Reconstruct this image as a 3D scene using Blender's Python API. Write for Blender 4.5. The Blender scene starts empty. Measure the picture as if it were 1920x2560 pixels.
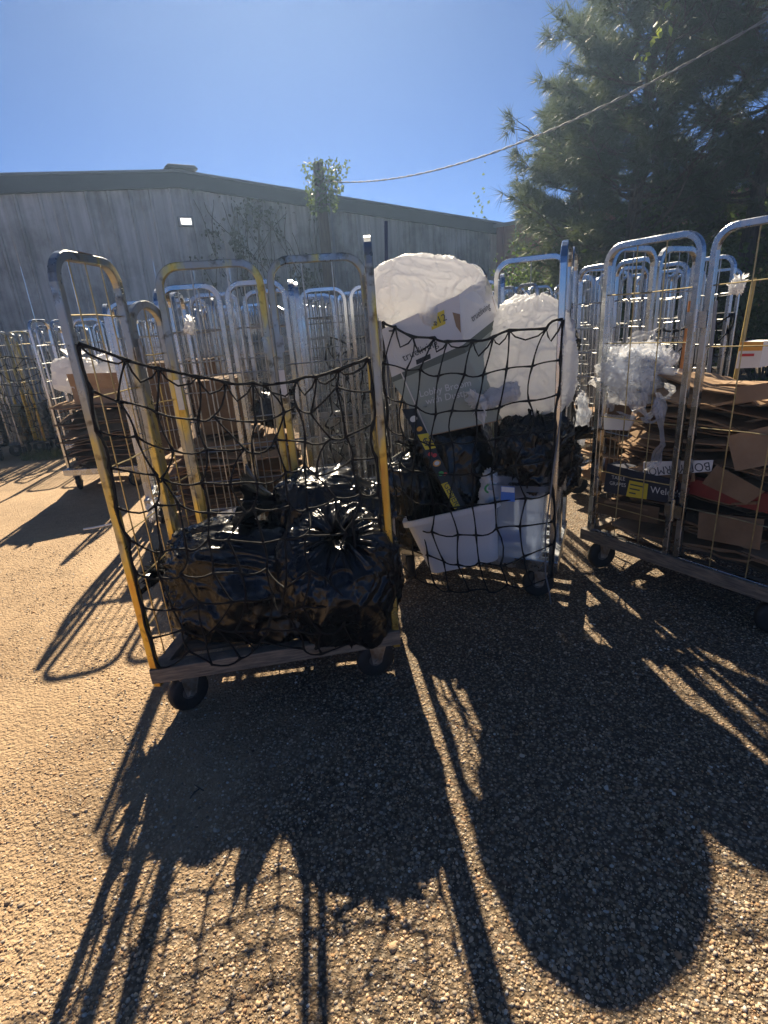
import bpy, bmesh, math, random
import numpy as np
from mathutils import Vector, Matrix

random.seed(7)
RNG = np.random.default_rng(7)
SC = bpy.context.scene
COL = SC.collection

# ------------------------------------------------------------------ camera, sky, sun, exposure
FPX, IW, IH = 1316.0, 1920, 2560
CAM_H = 1.5
_n = np.array([275.0, 3690.0, 1316.0]); _n /= np.linalg.norm(_n)      # straight down, in camera axes
_up = -_n
_fy = np.array([0, 0, 1.0]) - _up * _up[2]; _fy /= np.linalg.norm(_fy)
_fx = np.cross(_fy, _up)
RW = np.stack([_fx, _fy, _up])                                        # camera axes -> world

cam_d = bpy.data.cameras.new("camera")
cam_d.sensor_fit = 'HORIZONTAL'; cam_d.sensor_width = 36.0
cam_d.lens = FPX / IW * 36.0
cam_d.clip_start = 0.05; cam_d.clip_end = 2000
cam = bpy.data.objects.new("camera", cam_d); COL.objects.link(cam)
_c = [RW @ np.array(v, float) for v in ((1, 0, 0), (0, -1, 0), (0, 0, -1))]
_m = Matrix.Identity(4)
for i in range(3):
    for j in range(3): _m[j][i] = _c[i][j]
_m.translation = Vector((0, 0, CAM_H))
cam.matrix_world = _m
SC.camera = cam

SUN_EL, SUN_AZ = math.radians(39.8), math.radians(-6.2)               # azimuth from +Y towards +X
sd = Vector((math.sin(SUN_AZ) * math.cos(SUN_EL), math.cos(SUN_AZ) * math.cos(SUN_EL), math.sin(SUN_EL)))
w = bpy.data.worlds.new("World"); SC.world = w; w.use_nodes = True
nt = w.node_tree
bg = nt.nodes["Background"]
sky = nt.nodes.new("ShaderNodeTexSky"); sky.sky_type = 'NISHITA'; sky.sun_disc = False
sky.sun_elevation = SUN_EL; sky.sun_rotation = SUN_AZ
sky.air_density = 1.0; sky.dust_density = 0.0; sky.ozone_density = 9.0; sky.altitude = 6800
nt.links.new(sky.outputs[0], bg.inputs[0]); bg.inputs[1].default_value = 0.05
sun_d = bpy.data.lights.new("sun", 'SUN'); sun_d.energy = 5.0; sun_d.angle = math.radians(0.6)
sun_d.color = (1.0, 0.855, 0.64)
sun = bpy.data.objects.new("sun", sun_d); COL.objects.link(sun)
sun.rotation_euler = (-sd).to_track_quat('-Z', 'Y').to_euler()
sun.location = (0, 0, 30)

SC.render.engine = 'CYCLES'
SC.render.resolution_x, SC.render.resolution_y = 768, 1024
vs = SC.view_settings
vs.view_transform = 'Standard'; vs.look = 'None'; vs.gamma = 1.0; vs.exposure = 1.33; vs.use_curve_mapping = False
SC.cycles.max_bounces = 6; SC.cycles.transparent_max_bounces = 10

# ------------------------------------------------------------------ measuring helpers (survey units: 1659 px wide sheet)
KS = 1920 / 1659
def ray(x, y): return RW @ np.array([x * KS - 960.0, y * KS - 1280.0, FPX])
def gp(x, y, z=0.0):
    d = ray(x, y); t = (z - CAM_H) / d[2]; return np.array([d[0] * t, d[1] * t, z])
def at(x, y, Y):
    d = ray(x, y); t = Y / d[1]; return np.array([d[0] * t, Y, CAM_H + d[2] * t])
def polar(az, r, el=None):
    a = math.radians(az); p = [math.sin(a) * r, math.cos(a) * r]
    return np.array(p + [CAM_H + el * r if el is not None else 0.0])

# ------------------------------------------------------------------ noise
def _hash(i, seed):
    h = (i[..., 0] * 374761393 + i[..., 1] * 668265263 + i[..., 2] * 2147483647 + seed * 974711) & 0xFFFFFFFF
    h = ((h ^ (h >> 13)) * 1274126177) & 0xFFFFFFFF
    h = h ^ (h >> 16)
    return (h & 0xFFFF) / 32767.5 - 1.0
def vnoise(p, seed=0):
    p = np.asarray(p, float); i0 = np.floor(p).astype(np.int64); f = p - i0; f = f * f * f * (f * (f * 6 - 15) + 10)
    r = 0
    for dx in (0, 1):
        for dy in (0, 1):
            for dz in (0, 1):
                wgt = (f[..., 0] if dx else 1 - f[..., 0]) * (f[..., 1] if dy else 1 - f[..., 1]) * (f[..., 2] if dz else 1 - f[..., 2])
                r = r + wgt * _hash(i0 + np.array([dx, dy, dz]), seed)
    return r
def ridged(p, seed=0): return 1.0 - 2.0 * np.abs(vnoise(p, seed))

# ------------------------------------------------------------------ mesh builder
class MB:
    def __init__(s): s.v = []; s.f = []
    def add(s, verts, faces):
        o = len(s.v); s.v += [tuple(map(float, p)) for p in verts]; s.f += [tuple(i + o for i in f) for f in faces]; return s
    def box(s, c, size, M=None):
        hx, hy, hz = [k / 2 for k in size]
        vs_ = [(sx * hx, sy * hy, sz * hz) for sx in (-1, 1) for sy in (-1, 1) for sz in (-1, 1)]
        if M is not None: vs_ = [tuple(M @ Vector(p)) for p in vs_]
        vs_ = [(p[0] + c[0], p[1] + c[1], p[2] + c[2]) for p in vs_]
        return s.add(vs_, [(0, 1, 3, 2), (4, 6, 7, 5), (0, 4, 5, 1), (2, 3, 7, 6), (0, 2, 6, 4), (1, 5, 7, 3)])
    def hexa(s, q0, q1):                                # two matching quads -> closed solid
        return s.add(list(q0) + list(q1), [(3, 2, 1, 0), (4, 5, 6, 7), (0, 1, 5, 4), (1, 2, 6, 5), (2, 3, 7, 6), (3, 0, 4, 7)])
    def tube(s, path, r, n=6, cap=True):
        P = np.asarray(path, float); m = len(P)
        rr = np.full(m, r) if np.isscalar(r) else np.asarray(r, float)
        T = np.gradient(P, axis=0); T /= np.linalg.norm(T, axis=1)[:, None] + 1e-12
        ref = np.array([0, 0, 1.0]) if abs(T[0][2]) < 0.9 else np.array([1.0, 0, 0])
        o = len(s.v)
        a = np.cross(T[0], ref); a /= np.linalg.norm(a)
        for k in range(m):
            a = a - T[k] * (a @ T[k]); a /= np.linalg.norm(a) + 1e-12
            b = np.cross(T[k], a)
            for j in range(n):
                t = 2 * math.pi * j / n
                s.v.append(tuple(P[k] + rr[k] * (math.cos(t) * a + math.sin(t) * b)))
        for k in range(m - 1):
            for j in range(n):
                j2 = (j + 1) % n
                s.f.append((o + k * n + j, o + k * n + j2, o + (k + 1) * n + j2, o + (k + 1) * n + j))
        if cap:
            s.f.append(tuple(o + j for j in range(n))[::-1]); s.f.append(tuple(o + (m - 1) * n + j for j in range(n)))
        return s
    def sq(s, path, size, nrm, ch=0.22):                # chamfered square tube, nrm = constant side vector
        P = np.asarray(path, float); m = len(P); nrm = np.asarray(nrm, float); nrm = nrm / np.linalg.norm(nrm)
        T = np.gradient(P, axis=0); T /= np.linalg.norm(T, axis=1)[:, None]
        h = size / 2; c = h * (1 - ch)
        sec = [(h, -c), (h, c), (c, h), (-c, h), (-h, c), (-h, -c), (-c, -h), (c, -h)]
        o = len(s.v)
        for k in range(m):
            b = np.cross(T[k], nrm); b /= np.linalg.norm(b)
            for (x, y) in sec: s.v.append(tuple(P[k] + x * b + y * nrm))
        for k in range(m - 1):
            for j in range(8):
                j2 = (j + 1) % 8
                s.f.append((o + k * 8 + j, o + k * 8 + j2, o + (k + 1) * 8 + j2, o + (k + 1) * 8 + j))
        s.f.append(tuple(o + j for j in range(8))[::-1]); s.f.append(tuple(o + (m - 1) * 8 + j for j in range(8)))
        return s
    def grid(s, G, wrap=False, flip=False):
        G = np.asarray(G, float); a, b = G.shape[:2]; o = len(s.v)
        s.v += [tuple(p) for p in G.reshape(-1, 3)]
        for i in range(a - 1):
            for j in range(b if wrap else b - 1):
                j2 = (j + 1) % b
                q = (o + i * b + j, o + i * b + j2, o + (i + 1) * b + j2, o + (i + 1) * b + j)
                s.f.append(q[::-1] if flip else q)
        return s
    def mesh(s, name, smooth=False, M=None, off=None):
        me = bpy.data.meshes.new(name)
        v = s.v
        if off is not None: v = [(p[0] - off[0], p[1] - off[1], p[2] - off[2]) for p in v]
        me.from_pydata(v, [], s.f)
        if M is not None: me.materials.append(M)
        if smooth: me.polygons.foreach_set("use_smooth", [True] * len(me.polygons))
        me.update(); return me
    def build(s, name, M, parent=None, smooth=False, loc=None, bevel=0.0, fixn=True):
        """loc: world position of the object's own origin (mesh given in the parent's frame when parented)"""
        me = s.mesh(name, smooth, M, loc)
        if fixn and len(s.f) < 20000:
            b = bmesh.new(); b.from_mesh(me); bmesh.ops.recalc_face_normals(b, faces=b.faces[:]); b.to_mesh(me); b.free()
        o = bpy.data.objects.new(name, me); COL.objects.link(o)
        if loc is not None: o.location = loc
        if parent is not None: o.parent = parent
        if bevel:
            bm = o.modifiers.new("bevel", 'BEVEL'); bm.width = bevel; bm.segments = 2; bm.limit_method = 'ANGLE'
        return o

def link(name, me, parent=None, loc=(0, 0, 0), rz=0.0):
    o = bpy.data.objects.new(name, me); COL.objects.link(o); o.location = loc; o.rotation_euler[2] = rz
    if parent is not None: o.parent = parent
    return o
def tag(o, label=None, cat=None, group=None, kind=None):
    if label: o["label"] = label
    if cat: o["category"] = cat
    if group: o["group"] = group
    if kind: o["kind"] = kind
    return o
def empty(name, loc, rz=0.0):
    o = bpy.data.objects.new(name, None); COL.objects.link(o); o.location = loc; o.rotation_euler[2] = rz
    o.empty_display_size = 0.1; return o
def copy_tree(o, parent=None):
    c = o.copy(); COL.objects.link(c)
    if parent is not None: c.parent = parent
    for ch in list(o.children): copy_tree(ch, c)
    return c

# ------------------------------------------------------------------ materials
def mat(name, col, rough=0.6, metal=0.0, var=0.0, vscale=8.0, col2=None, bump=0.0, bscale=40.0, spec=0.5, rvar=0.0, stretch=None, detail=4.0, coat=0.0, trans=None, ridge=False):
    m = bpy.data.materials.new(name); m.use_nodes = True
    n, l = m.node_tree.nodes, m.node_tree.links
    b = n["Principled BSDF"]
    b.inputs["Base Color"].default_value = (*col, 1); b.inputs["Roughness"].default_value = rough
    b.inputs["Metallic"].default_value = metal; b.inputs["Specular IOR Level"].default_value = spec
    b.inputs["Coat Weight"].default_value = coat
    tc = n.new("ShaderNodeTexCoord"); vec = tc.outputs["Object"]
    if stretch:
        mp = n.new("ShaderNodeMapping"); mp.inputs["Scale"].default_value = stretch; l.new(vec, mp.inputs[0]); vec = mp.outputs[0]
    if var > 0 or col2 or rvar:
        t = n.new("ShaderNodeTexNoise"); t.inputs["Scale"].default_value = vscale; t.inputs["Detail"].default_value = detail; t.inputs["Roughness"].default_value = 0.62
        l.new(vec, t.inputs["Vector"])
        if var > 0 or col2:
            r = n.new("ShaderNodeValToRGB")
            c2 = col2 or tuple(c * (1 - var) for c in col)
            r.color_ramp.elements[0].position = 0.36; r.color_ramp.elements[0].color = (*c2, 1)
            r.color_ramp.elements[1].position = 0.64; r.color_ramp.elements[1].color = (*col, 1)
            l.new(t.outputs["Fac"], r.inputs[0]); l.new(r.outputs[0], b.inputs["Base Color"])
        if rvar:
            mr = n.new("ShaderNodeMapRange"); mr.inputs[1].default_value = 0.3; mr.inputs[2].default_value = 0.7
            mr.inputs[3].default_value = max(0.03, rough - rvar); mr.inputs[4].default_value = min(1, rough + rvar)
            l.new(t.outputs["Fac"], mr.inputs[0]); l.new(mr.outputs[0], b.inputs["Roughness"])
    if bump > 0:
        t2 = n.new("ShaderNodeTexNoise"); t2.inputs["Scale"].default_value = bscale; t2.inputs["Detail"].default_value = 5
        if ridge: t2.noise_type = 'RIDGED_MULTIFRACTAL'; t2.normalize = True; t2.inputs["Detail"].default_value = 3; t2.inputs["Distortion"].default_value = 0.6
        l.new(vec, t2.inputs["Vector"])
        bp = n.new("ShaderNodeBump"); bp.inputs["Strength"].default_value = bump; bp.inputs["Distance"].default_value = 0.01
        l.new(t2.outputs["Fac"], bp.inputs["Height"]); l.new(bp.outputs[0], b.inputs["Normal"])
    if trans is not None:                               # thin sheet: part of the light passes through
        tr = n.new("ShaderNodeBsdfTranslucent"); tr.inputs[0].default_value = (*trans[1], 1)
        mx = n.new("ShaderNodeMixShader"); mx.inputs[0].default_value = trans[0]
        l.new(b.outputs[0], mx.inputs[1]); l.new(tr.outputs[0], mx.inputs[2])
        l.new(mx.outputs[0], n["Material Output"].inputs[0])
    return m

M = {}
M['zinc'] = mat('galvanised_steel', (0.50, 0.52, 0.54), 0.26, 1.0, col2=(0.33, 0.35, 0.37), vscale=9, rvar=0.14, bump=0.05, bscale=120)
M['zinc2'] = mat('bright_steel', (0.56, 0.58, 0.61), 0.22, 1.0, col2=(0.40, 0.43, 0.47), vscale=6, rvar=0.12)
M['wire'] = mat('steel_wire', (0.50, 0.50, 0.48), 0.34, 0.95, var=0.35, vscale=14)
M['ywire'] = mat('yellowed_wire', (0.62, 0.50, 0.26), 0.42, 0.85, var=0.45, vscale=12)
M['darkwire'] = mat('weathered_wire', (0.16, 0.14, 0.12), 0.5, 0.7, var=0.4, vscale=20)
M['fork'] = mat('caster_steel', (0.52, 0.50, 0.46), 0.42, 0.9, col2=(0.30, 0.24, 0.18), vscale=22, rvar=0.1)
M['rubber'] = mat('black_rubber', (0.022, 0.021, 0.020), 0.62, 0, var=0.5, vscale=30, bump=0.15, bscale=60)
M['hub'] = mat('wheel_hub', (0.18, 0.17, 0.16), 0.5, 0.5, var=0.3)
M['deck'] = mat('weathered_deck', (0.22, 0.18, 0.13), 0.75, 0.0, col2=(0.10, 0.085, 0.065), vscale=5, stretch=(1, 8, 8), bump=0.3, bscale=30)
M['basewood'] = mat('weathered_base_rail', (0.30, 0.235, 0.165), 0.72, 0.1, col2=(0.12, 0.10, 0.08), vscale=7, stretch=(1.5, 1.5, 14), bump=0.35, bscale=25)
M['cord'] = mat('black_cord', (0.012, 0.011, 0.011), 0.78, 0, bump=0.6, bscale=260, stretch=(1, 1, 2.2), spec=0.3)
M['sticker'] = mat('paper_label', (0.78, 0.77, 0.74), 0.6, var=0.12, vscale=30)
M['rust'] = mat('rusty_steel', (0.20, 0.11, 0.06), 0.7, 0.4, var=0.5, vscale=25)

def yellow_zinc():
    m = mat('yellow_chromate_steel', (0.7, 0.5, 0.15), 0.33, 0.72, rvar=0.12, vscale=9)
    n, l = m.node_tree.nodes, m.node_tree.links
    b = n["Principled BSDF"]
    tc = n.new("ShaderNodeTexCoord")
    mp = n.new("ShaderNodeMapping"); mp.inputs["Scale"].default_value = (6, 6, 1.6); l.new(tc.outputs["Object"], mp.inputs[0])
    t = n.new("ShaderNodeTexNoise"); t.inputs["Scale"].default_value = 2.2; t.inputs["Detail"].default_value = 5; l.new(mp.outputs[0], t.inputs["Vector"])
    r = n.new("ShaderNodeValToRGB"); e = r.color_ramp.elements
    e[0].position = 0.30; e[0].color = (0.50, 0.25, 0.06, 1); e[1].position = 0.72; e[1].color = (0.30, 0.33, 0.34, 1)
    for p, c in ((0.42, (0.64, 0.43, 0.08, 1)), (0.52, (0.58, 0.47, 0.14, 1)), (0.62, (0.33, 0.32, 0.26, 1))):
        q = r.color_ramp.elements.new(p); q.color = c
    sz = n.new("ShaderNodeSeparateXYZ"); l.new(tc.outputs["Object"], sz.inputs[0])
    mz = n.new("ShaderNodeMapRange"); mz.inputs[1].default_value = 0.2; mz.inputs[2].default_value = 1.6; mz.inputs[3].default_value = -0.10; mz.inputs[4].default_value = 0.16; l.new(sz.outputs[2], mz.inputs[0])
    ad = n.new("ShaderNodeMath"); ad.operation = 'ADD'; l.new(t.outputs["Fac"], ad.inputs[0]); l.new(mz.outputs[0], ad.inputs[1])
    l.new(ad.outputs[0], r.inputs[0])
    t2 = n.new("ShaderNodeTexNoise"); t2.inputs["Scale"].default_value = 22; t2.inputs["Detail"].default_value = 6; l.new(tc.outputs["Object"], t2.inputs["Vector"])
    r2 = n.new("ShaderNodeValToRGB"); r2.color_ramp.elements[0].position = 0.30; r2.color_ramp.elements[0].color = (0.25, 0.2, 0.15, 1); r2.color_ramp.elements[1].position = 0.44; r2.color_ramp.elements[1].color = (1, 1, 1, 1)
    l.new(t2.outputs["Fac"], r2.inputs[0])
    mx = n.new("ShaderNodeMix"); mx.data_type = 'RGBA'; mx.blend_type = 'MULTIPLY'; mx.inputs[0].default_value = 0.9
    l.new(r.outputs[0], mx.inputs[6]); l.new(r2.outputs[0], mx.inputs[7]); l.new(mx.outputs[2], b.inputs["Base Color"])
    return m
M['yzinc'] = yellow_zinc()

M['bagblack'] = mat('black_polythene', (0.006, 0.006, 0.007), 0.25, 0, rvar=0.10, vscale=7, bump=0.42, bscale=20, spec=0.42, stretch=(1, 1, 0.6), ridge=True)
M['bagwhite'] = mat('white_polythene', (0.86, 0.86, 0.865), 0.38, 0, bump=0.32, bscale=9, spec=0.4, ridge=True, stretch=(1, 1, 0.45), trans=(0.58, (0.90, 0.90, 0.91)))
M['kraft'] = mat('kraft_board', (0.29, 0.185, 0.105), 0.85, 0, col2=(0.20, 0.125, 0.07), vscale=5, bump=0.12, bscale=60, spec=0.2)
M['kraft2'] = mat('pale_kraft_board', (0.38, 0.26, 0.16), 0.85, 0, col2=(0.29, 0.19, 0.115), vscale=5, bump=0.12, bscale=60, spec=0.2)
M['kraft3'] = mat('dark_kraft_board', (0.17, 0.105, 0.06), 0.85, 0, col2=(0.10, 0.065, 0.04), vscale=6, bump=0.12, bscale=60, spec=0.2)
M['cwhite'] = mat('white_board', (0.78, 0.76, 0.73), 0.7, 0, var=0.08, vscale=6, spec=0.3)
M['cgrey'] = mat('printed_grey_green_board', (0.40, 0.435, 0.375), 0.6, 0, var=0.1, vscale=4, spec=0.35)
M['cband'] = mat('printed_dark_band', (0.13, 0.155, 0.135), 0.6, 0, var=0.1, vscale=4)
M['cnavy'] = mat('navy_printed_board', (0.018, 0.022, 0.045), 0.5, 0, var=0.2, vscale=9)
M['cred'] = mat('red_printed_board', (0.24, 0.028, 0.02), 0.5, 0, var=0.25, vscale=8)
M['cyellow'] = mat('yellow_label', (0.80, 0.62, 0.05), 0.6, 0, var=0.1)
M['cblack'] = mat('black_board', (0.012, 0.012, 0.013), 0.45, 0, var=0.3)
M['ink'] = mat('dark_ink', (0.06, 0.065, 0.07), 0.6)
M['inkwhite'] = mat('white_ink', (0.72, 0.72, 0.70), 0.6)
M['inkred'] = mat('red_ink', (0.55, 0.05, 0.05), 0.6)
M['inkgreen'] = mat('green_ink', (0.06, 0.35, 0.10), 0.6)
M['inkorange'] = mat('orange_ink', (0.75, 0.36, 0.06), 0.6)
M['inkblue'] = mat('blue_ink', (0.05, 0.18, 0.55), 0.5)
M['tub'] = mat('white_plastic', (0.80, 0.79, 0.79), 0.32, 0, var=0.04, vscale=5, trans=(0.15, (0.8, 0.78, 0.76)))
def clearplastic(name, tint, alpha, rough):
    m = bpy.data.materials.new(name); m.use_nodes = True
    n, l = m.node_tree.nodes, m.node_tree.links
    b = n["Principled BSDF"]; b.inputs["Base Color"].default_value = (*tint, 1); b.inputs["Roughness"].default_value = rough
    tp = n.new("ShaderNodeBsdfTransparent"); tp.inputs[0].default_value = (0.93, 0.95, 0.98, 1)
    tc = n.new("ShaderNodeTexCoord"); t = n.new("ShaderNodeTexNoise"); t.inputs["Scale"].default_value = 18; t.inputs["Detail"].default_value = 5
    l.new(tc.outputs["Object"], t.inputs["Vector"])
    bp = n.new("ShaderNodeBump"); bp.inputs["Strength"].default_value = 0.25; bp.inputs["Distance"].default_value = 0.01
    l.new(t.outputs["Fac"], bp.inputs["Height"]); l.new(bp.outputs[0], b.inputs["Normal"])
    tr = n.new("ShaderNodeBsdfTranslucent"); tr.inputs[0].default_value = (*tint, 1)
    m1 = n.new("ShaderNodeMixShader"); m1.inputs[0].default_value = 0.45
    l.new(b.outputs[0], m1.inputs[1]); l.new(tr.outputs[0], m1.inputs[2])
    mx = n.new("ShaderNodeMixShader"); mx.inputs[0].default_value = alpha
    l.new(tp.outputs[0], mx.inputs[1]); l.new(m1.outputs[0], mx.inputs[2]); l.new(mx.outputs[0], n["Material Output"].inputs[0])
    return m
M['clear'] = clearplastic('clear_plastic', (0.74, 0.78, 0.85), 0.30, 0.10)
M['film'] = clearplastic('stretch_film', (0.92, 0.92, 0.93), 0.36, 0.10)
M['bark'] = mat('bark', (0.11, 0.085, 0.065), 0.9, 0, col2=(0.05, 0.04, 0.032), vscale=9, stretch=(3, 3, 0.6), bump=0.8, bscale=20)
M['pole'] = mat('weathered_pole', (0.16, 0.125, 0.095), 0.9, 0, col2=(0.09, 0.07, 0.055), vscale=6, stretch=(6, 6, 0.5), bump=0.4, bscale=20)
def leafmat(name, c1, c2, tr):
    m = mat(name, c1, 0.5, 0, col2=c2, vscale=1.3, spec=0.3, trans=(0.35, tr)); return m
M['pine'] = leafmat('pine_needles', (0.065, 0.085, 0.05), (0.035, 0.05, 0.032), (0.11, 0.14, 0.06))
M['leaf'] = leafmat('broad_leaves', (0.075, 0.115, 0.035), (0.04, 0.065, 0.022), (0.16, 0.24, 0.05))
M['vine'] = leafmat('vine_leaves', (0.09, 0.15, 0.035), (0.05, 0.09, 0.02), (0.22, 0.34, 0.05))
M['brightvine'] = leafmat('pale_vine_leaves', (0.20, 0.26, 0.05), (0.13, 0.18, 0.04), (0.42, 0.5, 0.08))  # paler, brighter green leaf colour for the hanging vine
M['grass'] = leafmat('dry_grass', (0.20, 0.19, 0.08), (0.10, 0.12, 0.04), (0.3, 0.3, 0.1))
M['siding'] = mat('grey_steel_siding', (0.50, 0.50, 0.495), 0.5, 0.1, col2=(0.29, 0.29, 0.285), vscale=1.6, stretch=(5, 5, 0.16), detail=7, rvar=0.08)
def stain_siding(m):
    n, l = m.node_tree.nodes, m.node_tree.links; b = n["Principled BSDF"]; src = b.inputs["Base Color"].links[0].from_socket
    tc = n.new("ShaderNodeTexCoord"); mp = n.new("ShaderNodeMapping"); mp.inputs["Scale"].default_value = (1, 1, 0.7); l.new(tc.outputs["Object"], mp.inputs[0])
    t = n.new("ShaderNodeTexNoise"); t.inputs["Scale"].default_value = 0.75; t.inputs["Detail"].default_value = 8; t.inputs["Roughness"].default_value = 0.7; l.new(mp.outputs[0], t.inputs["Vector"])
    r = n.new("ShaderNodeValToRGB"); r.color_ramp.elements[0].position = 0.40; r.color_ramp.elements[0].color = (0.42, 0.41, 0.40, 1); r.color_ramp.elements[1].position = 0.54; r.color_ramp.elements[1].color = (1, 1, 1, 1); l.new(t.outputs["Fac"], r.inputs[0])
    x = n.new("ShaderNodeMix"); x.data_type = 'RGBA'; x.blend_type = 'MULTIPLY'; x.inputs[0].default_value = 0.8; l.new(src, x.inputs[6]); l.new(r.outputs[0], x.inputs[7]); l.new(x.outputs[2], b.inputs["Base Color"])
stain_siding(M['siding'])
M['redsiding'] = mat('faded_red_siding', (0.33, 0.115, 0.10), 0.6, 0.05, col2=(0.24, 0.085, 0.075), vscale=1.2, stretch=(3, 3, 0.3))
M['trim'] = mat('slate_roof_trim', (0.028, 0.036, 0.052), 0.6, 0.0, var=0.25, vscale=2, stretch=(1, 1, 3))
M['roof'] = mat('roof_sheet', (0.22, 0.23, 0.235), 0.5, 0.3, var=0.2, vscale=1)
M['stain'] = mat('dark_stain_siding', (0.13, 0.128, 0.12), 0.7, 0.05)
M['cable'] = mat('cable_sheath', (0.24, 0.245, 0.25), 0.6, 0.2, var=0.3, spec=0.3)
M['mast'] = mat('mast_steel', (0.25, 0.26, 0.27), 0.5, 0.7)
def emis(name, col, s):
    m = mat(name, (0.8, 0.8, 0.78), 0.3); b = m.node_tree.nodes["Principled BSDF"]
    b.inputs["Emission Color"].default_value = (*col, 1); b.inputs["Emission Strength"].default_value = s; return m
M['lamp'] = emis('lit_lens', (1.0, 0.93, 0.8), 1.0)

# ------------------------------------------------------------------ ground
def ground_mat():
    m = bpy.data.materials.new('gravel_lot'); m.use_nodes = True
    n, l = m.node_tree.nodes, m.node_tree.links; b = n["Principled BSDF"]
    b.inputs["Roughness"].default_value = 0.82; b.inputs["Specular IOR Level"].default_value = 0.35
    tc = n.new("ShaderNodeTexCoord"); vec = tc.outputs["Object"]
    def noise(s, d=4, r=0.6):
        t = n.new("ShaderNodeTexNoise"); t.inputs["Scale"].default_value = s; t.inputs["Detail"].default_value = d; t.inputs["Roughness"].default_value = r; l.new(vec, t.inputs["Vector"]); return t.outputs["Fac"]
    def ramp(f, st):
        r = n.new("ShaderNodeValToRGB"); e = r.color_ramp.elements
        e[0].position, e[0].color = st[0][0], (*st[0][1], 1); e[1].position, e[1].color = st[-1][0], (*st[-1][1], 1)
        for p, c in st[1:-1]:
            q = e.new(p); q.color = (*c, 1)
        l.new(f, r.inputs[0]); return r.outputs[0]
    def mix(f, a, c, t='MIX'):
        x = n.new("ShaderNodeMix"); x.data_type = 'RGBA'; x.blend_type = t
        if isinstance(f, float): x.inputs[0].default_value = f
        else: l.new(f, x.inputs[0])
        l.new(a, x.inputs[6]); l.new(c, x.inputs[7]); return x.outputs[2]
    # stones of two sizes, each cell its own colour
    def stones(scale):
        v = n.new("ShaderNodeTexVoronoi"); v.inputs["Scale"].default_value = scale; v.inputs["Randomness"].default_value = 1.0; l.new(vec, v.inputs["Vector"])
        sp = n.new("ShaderNodeSeparateColor"); l.new(v.outputs["Color"], sp.inputs[0])
        c = ramp(sp.outputs[0], [(0.0, (0.23, 0.155, 0.09)), (0.25, (0.36, 0.26, 0.155)), (0.5, (0.44, 0.33, 0.21)), (0.72, (0.30, 0.25, 0.19)), (0.86, (0.50, 0.42, 0.31)), (0.95, (0.42, 0.24, 0.13)), (1.0, (0.62, 0.57, 0.48))])
        return v.outputs["Distance"], c
    d1, c1 = stones(72.0); d2, c2 = stones(150.0)
    pick = noise(3.0, 3)
    pk = ramp(pick, [(0.42, (0, 0, 0)), (0.58, (1, 1, 1))])
    cs = mix(pk, c1, c2)
    gapd = ramp(d1, [(0.22, (0.92, 0.92, 0.92)), (0.55, (0.30, 0.28, 0.26))])
    cs = mix(0.9, cs, gapd, 'MULTIPLY')
    sand = ramp(noise(24.0, 6, 0.7), [(0.3, (0.41, 0.275, 0.155)), (0.7, (0.60, 0.42, 0.245))])
    # fine sand has drifted over the left side of the lot
    sx = n.new("ShaderNodeSeparateXYZ"); l.new(vec, sx.inputs[0])
    mr = n.new("ShaderNodeMapRange"); mr.inputs[1].default_value = 0.35; mr.inputs[2].default_value = -1.5; mr.inputs[3].default_value = -0.22; mr.inputs[4].default_value = 0.30
    l.new(sx.outputs[0], mr.inputs[0])
    ad = n.new("ShaderNodeMath"); ad.operation = 'ADD'; l.new(mr.outputs[0], ad.inputs[0]); l.new(noise(1.6, 6, 0.65), ad.inputs[1])
    sm = ramp(ad.outputs[0], [(0.42, (0, 0, 0)), (0.72, (0.85, 0.85, 0.85))])
    col = mix(sm, cs, sand)
    big = ramp(noise(0.9, 5, 0.6), [(0.3, (0.62, 0.60, 0.58)), (0.62, (1, 1, 1))])
    col = mix(1.0, col, big, 'MULTIPLY')
    l.new(col, b.inputs["Base Color"])
    # relief
    inv = n.new("ShaderNodeMath"); inv.operation = 'MULTIPLY_ADD'; inv.inputs[1].default_value = -1.0; inv.inputs[2].default_value = 1.0; l.new(d1, inv.inputs[0])
    inv2 = n.new("ShaderNodeMath"); inv2.operation = 'MULTIPLY_ADD'; inv2.inputs[1].default_value = -0.5; inv2.inputs[2].default_value = 0.5; l.new(d2, inv2.inputs[0])
    sm2 = n.new("ShaderNodeMath"); sm2.operation = 'ADD'; l.new(inv.outputs[0], sm2.inputs[0]); l.new(inv2.outputs[0], sm2.inputs[1])
    nz = n.new("ShaderNodeMath"); nz.operation = 'MULTIPLY_ADD'; nz.inputs[1].default_value = 0.9; l.new(noise(60, 6, 0.7), nz.inputs[0]); l.new(sm2.outputs[0], nz.inputs[2])
    bp = n.new("ShaderNodeBump"); bp.inputs["Strength"].default_value = 0.9; bp.inputs["Distance"].default_value = 0.009
    l.new(nz.outputs[0], bp.inputs["Height"]); l.new(bp.outputs[0], b.inputs["Normal"])
    return m
M['ground'] = ground_mat()
def ground_z(x, y):
    p = np.stack([np.asarray(x, float), np.asarray(y, float), np.zeros_like(np.asarray(x, float))], -1)
    return 0.006 * vnoise(p * 1.7, 3) + 0.004 * vnoise(p * 5.0, 4) - 0.008
g = MB()
xs = np.concatenate([[-110, -60, -30, -15], np.linspace(-8, 8, 130), [15, 30, 60, 110]])
ys = np.concatenate([[-60, -20, -5, -1], np.linspace(0.2, 9, 110), [11, 14, 18, 25, 40, 70, 110]])
X, Y = np.meshgrid(xs, ys)
g.grid(np.stack([X, Y, ground_z(X, Y)], -1))
ground = g.build("ground", M['ground'], smooth=True, fixn=False); tag(ground, kind="structure", label="tan gravel and sand lot under all the cages")

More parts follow.
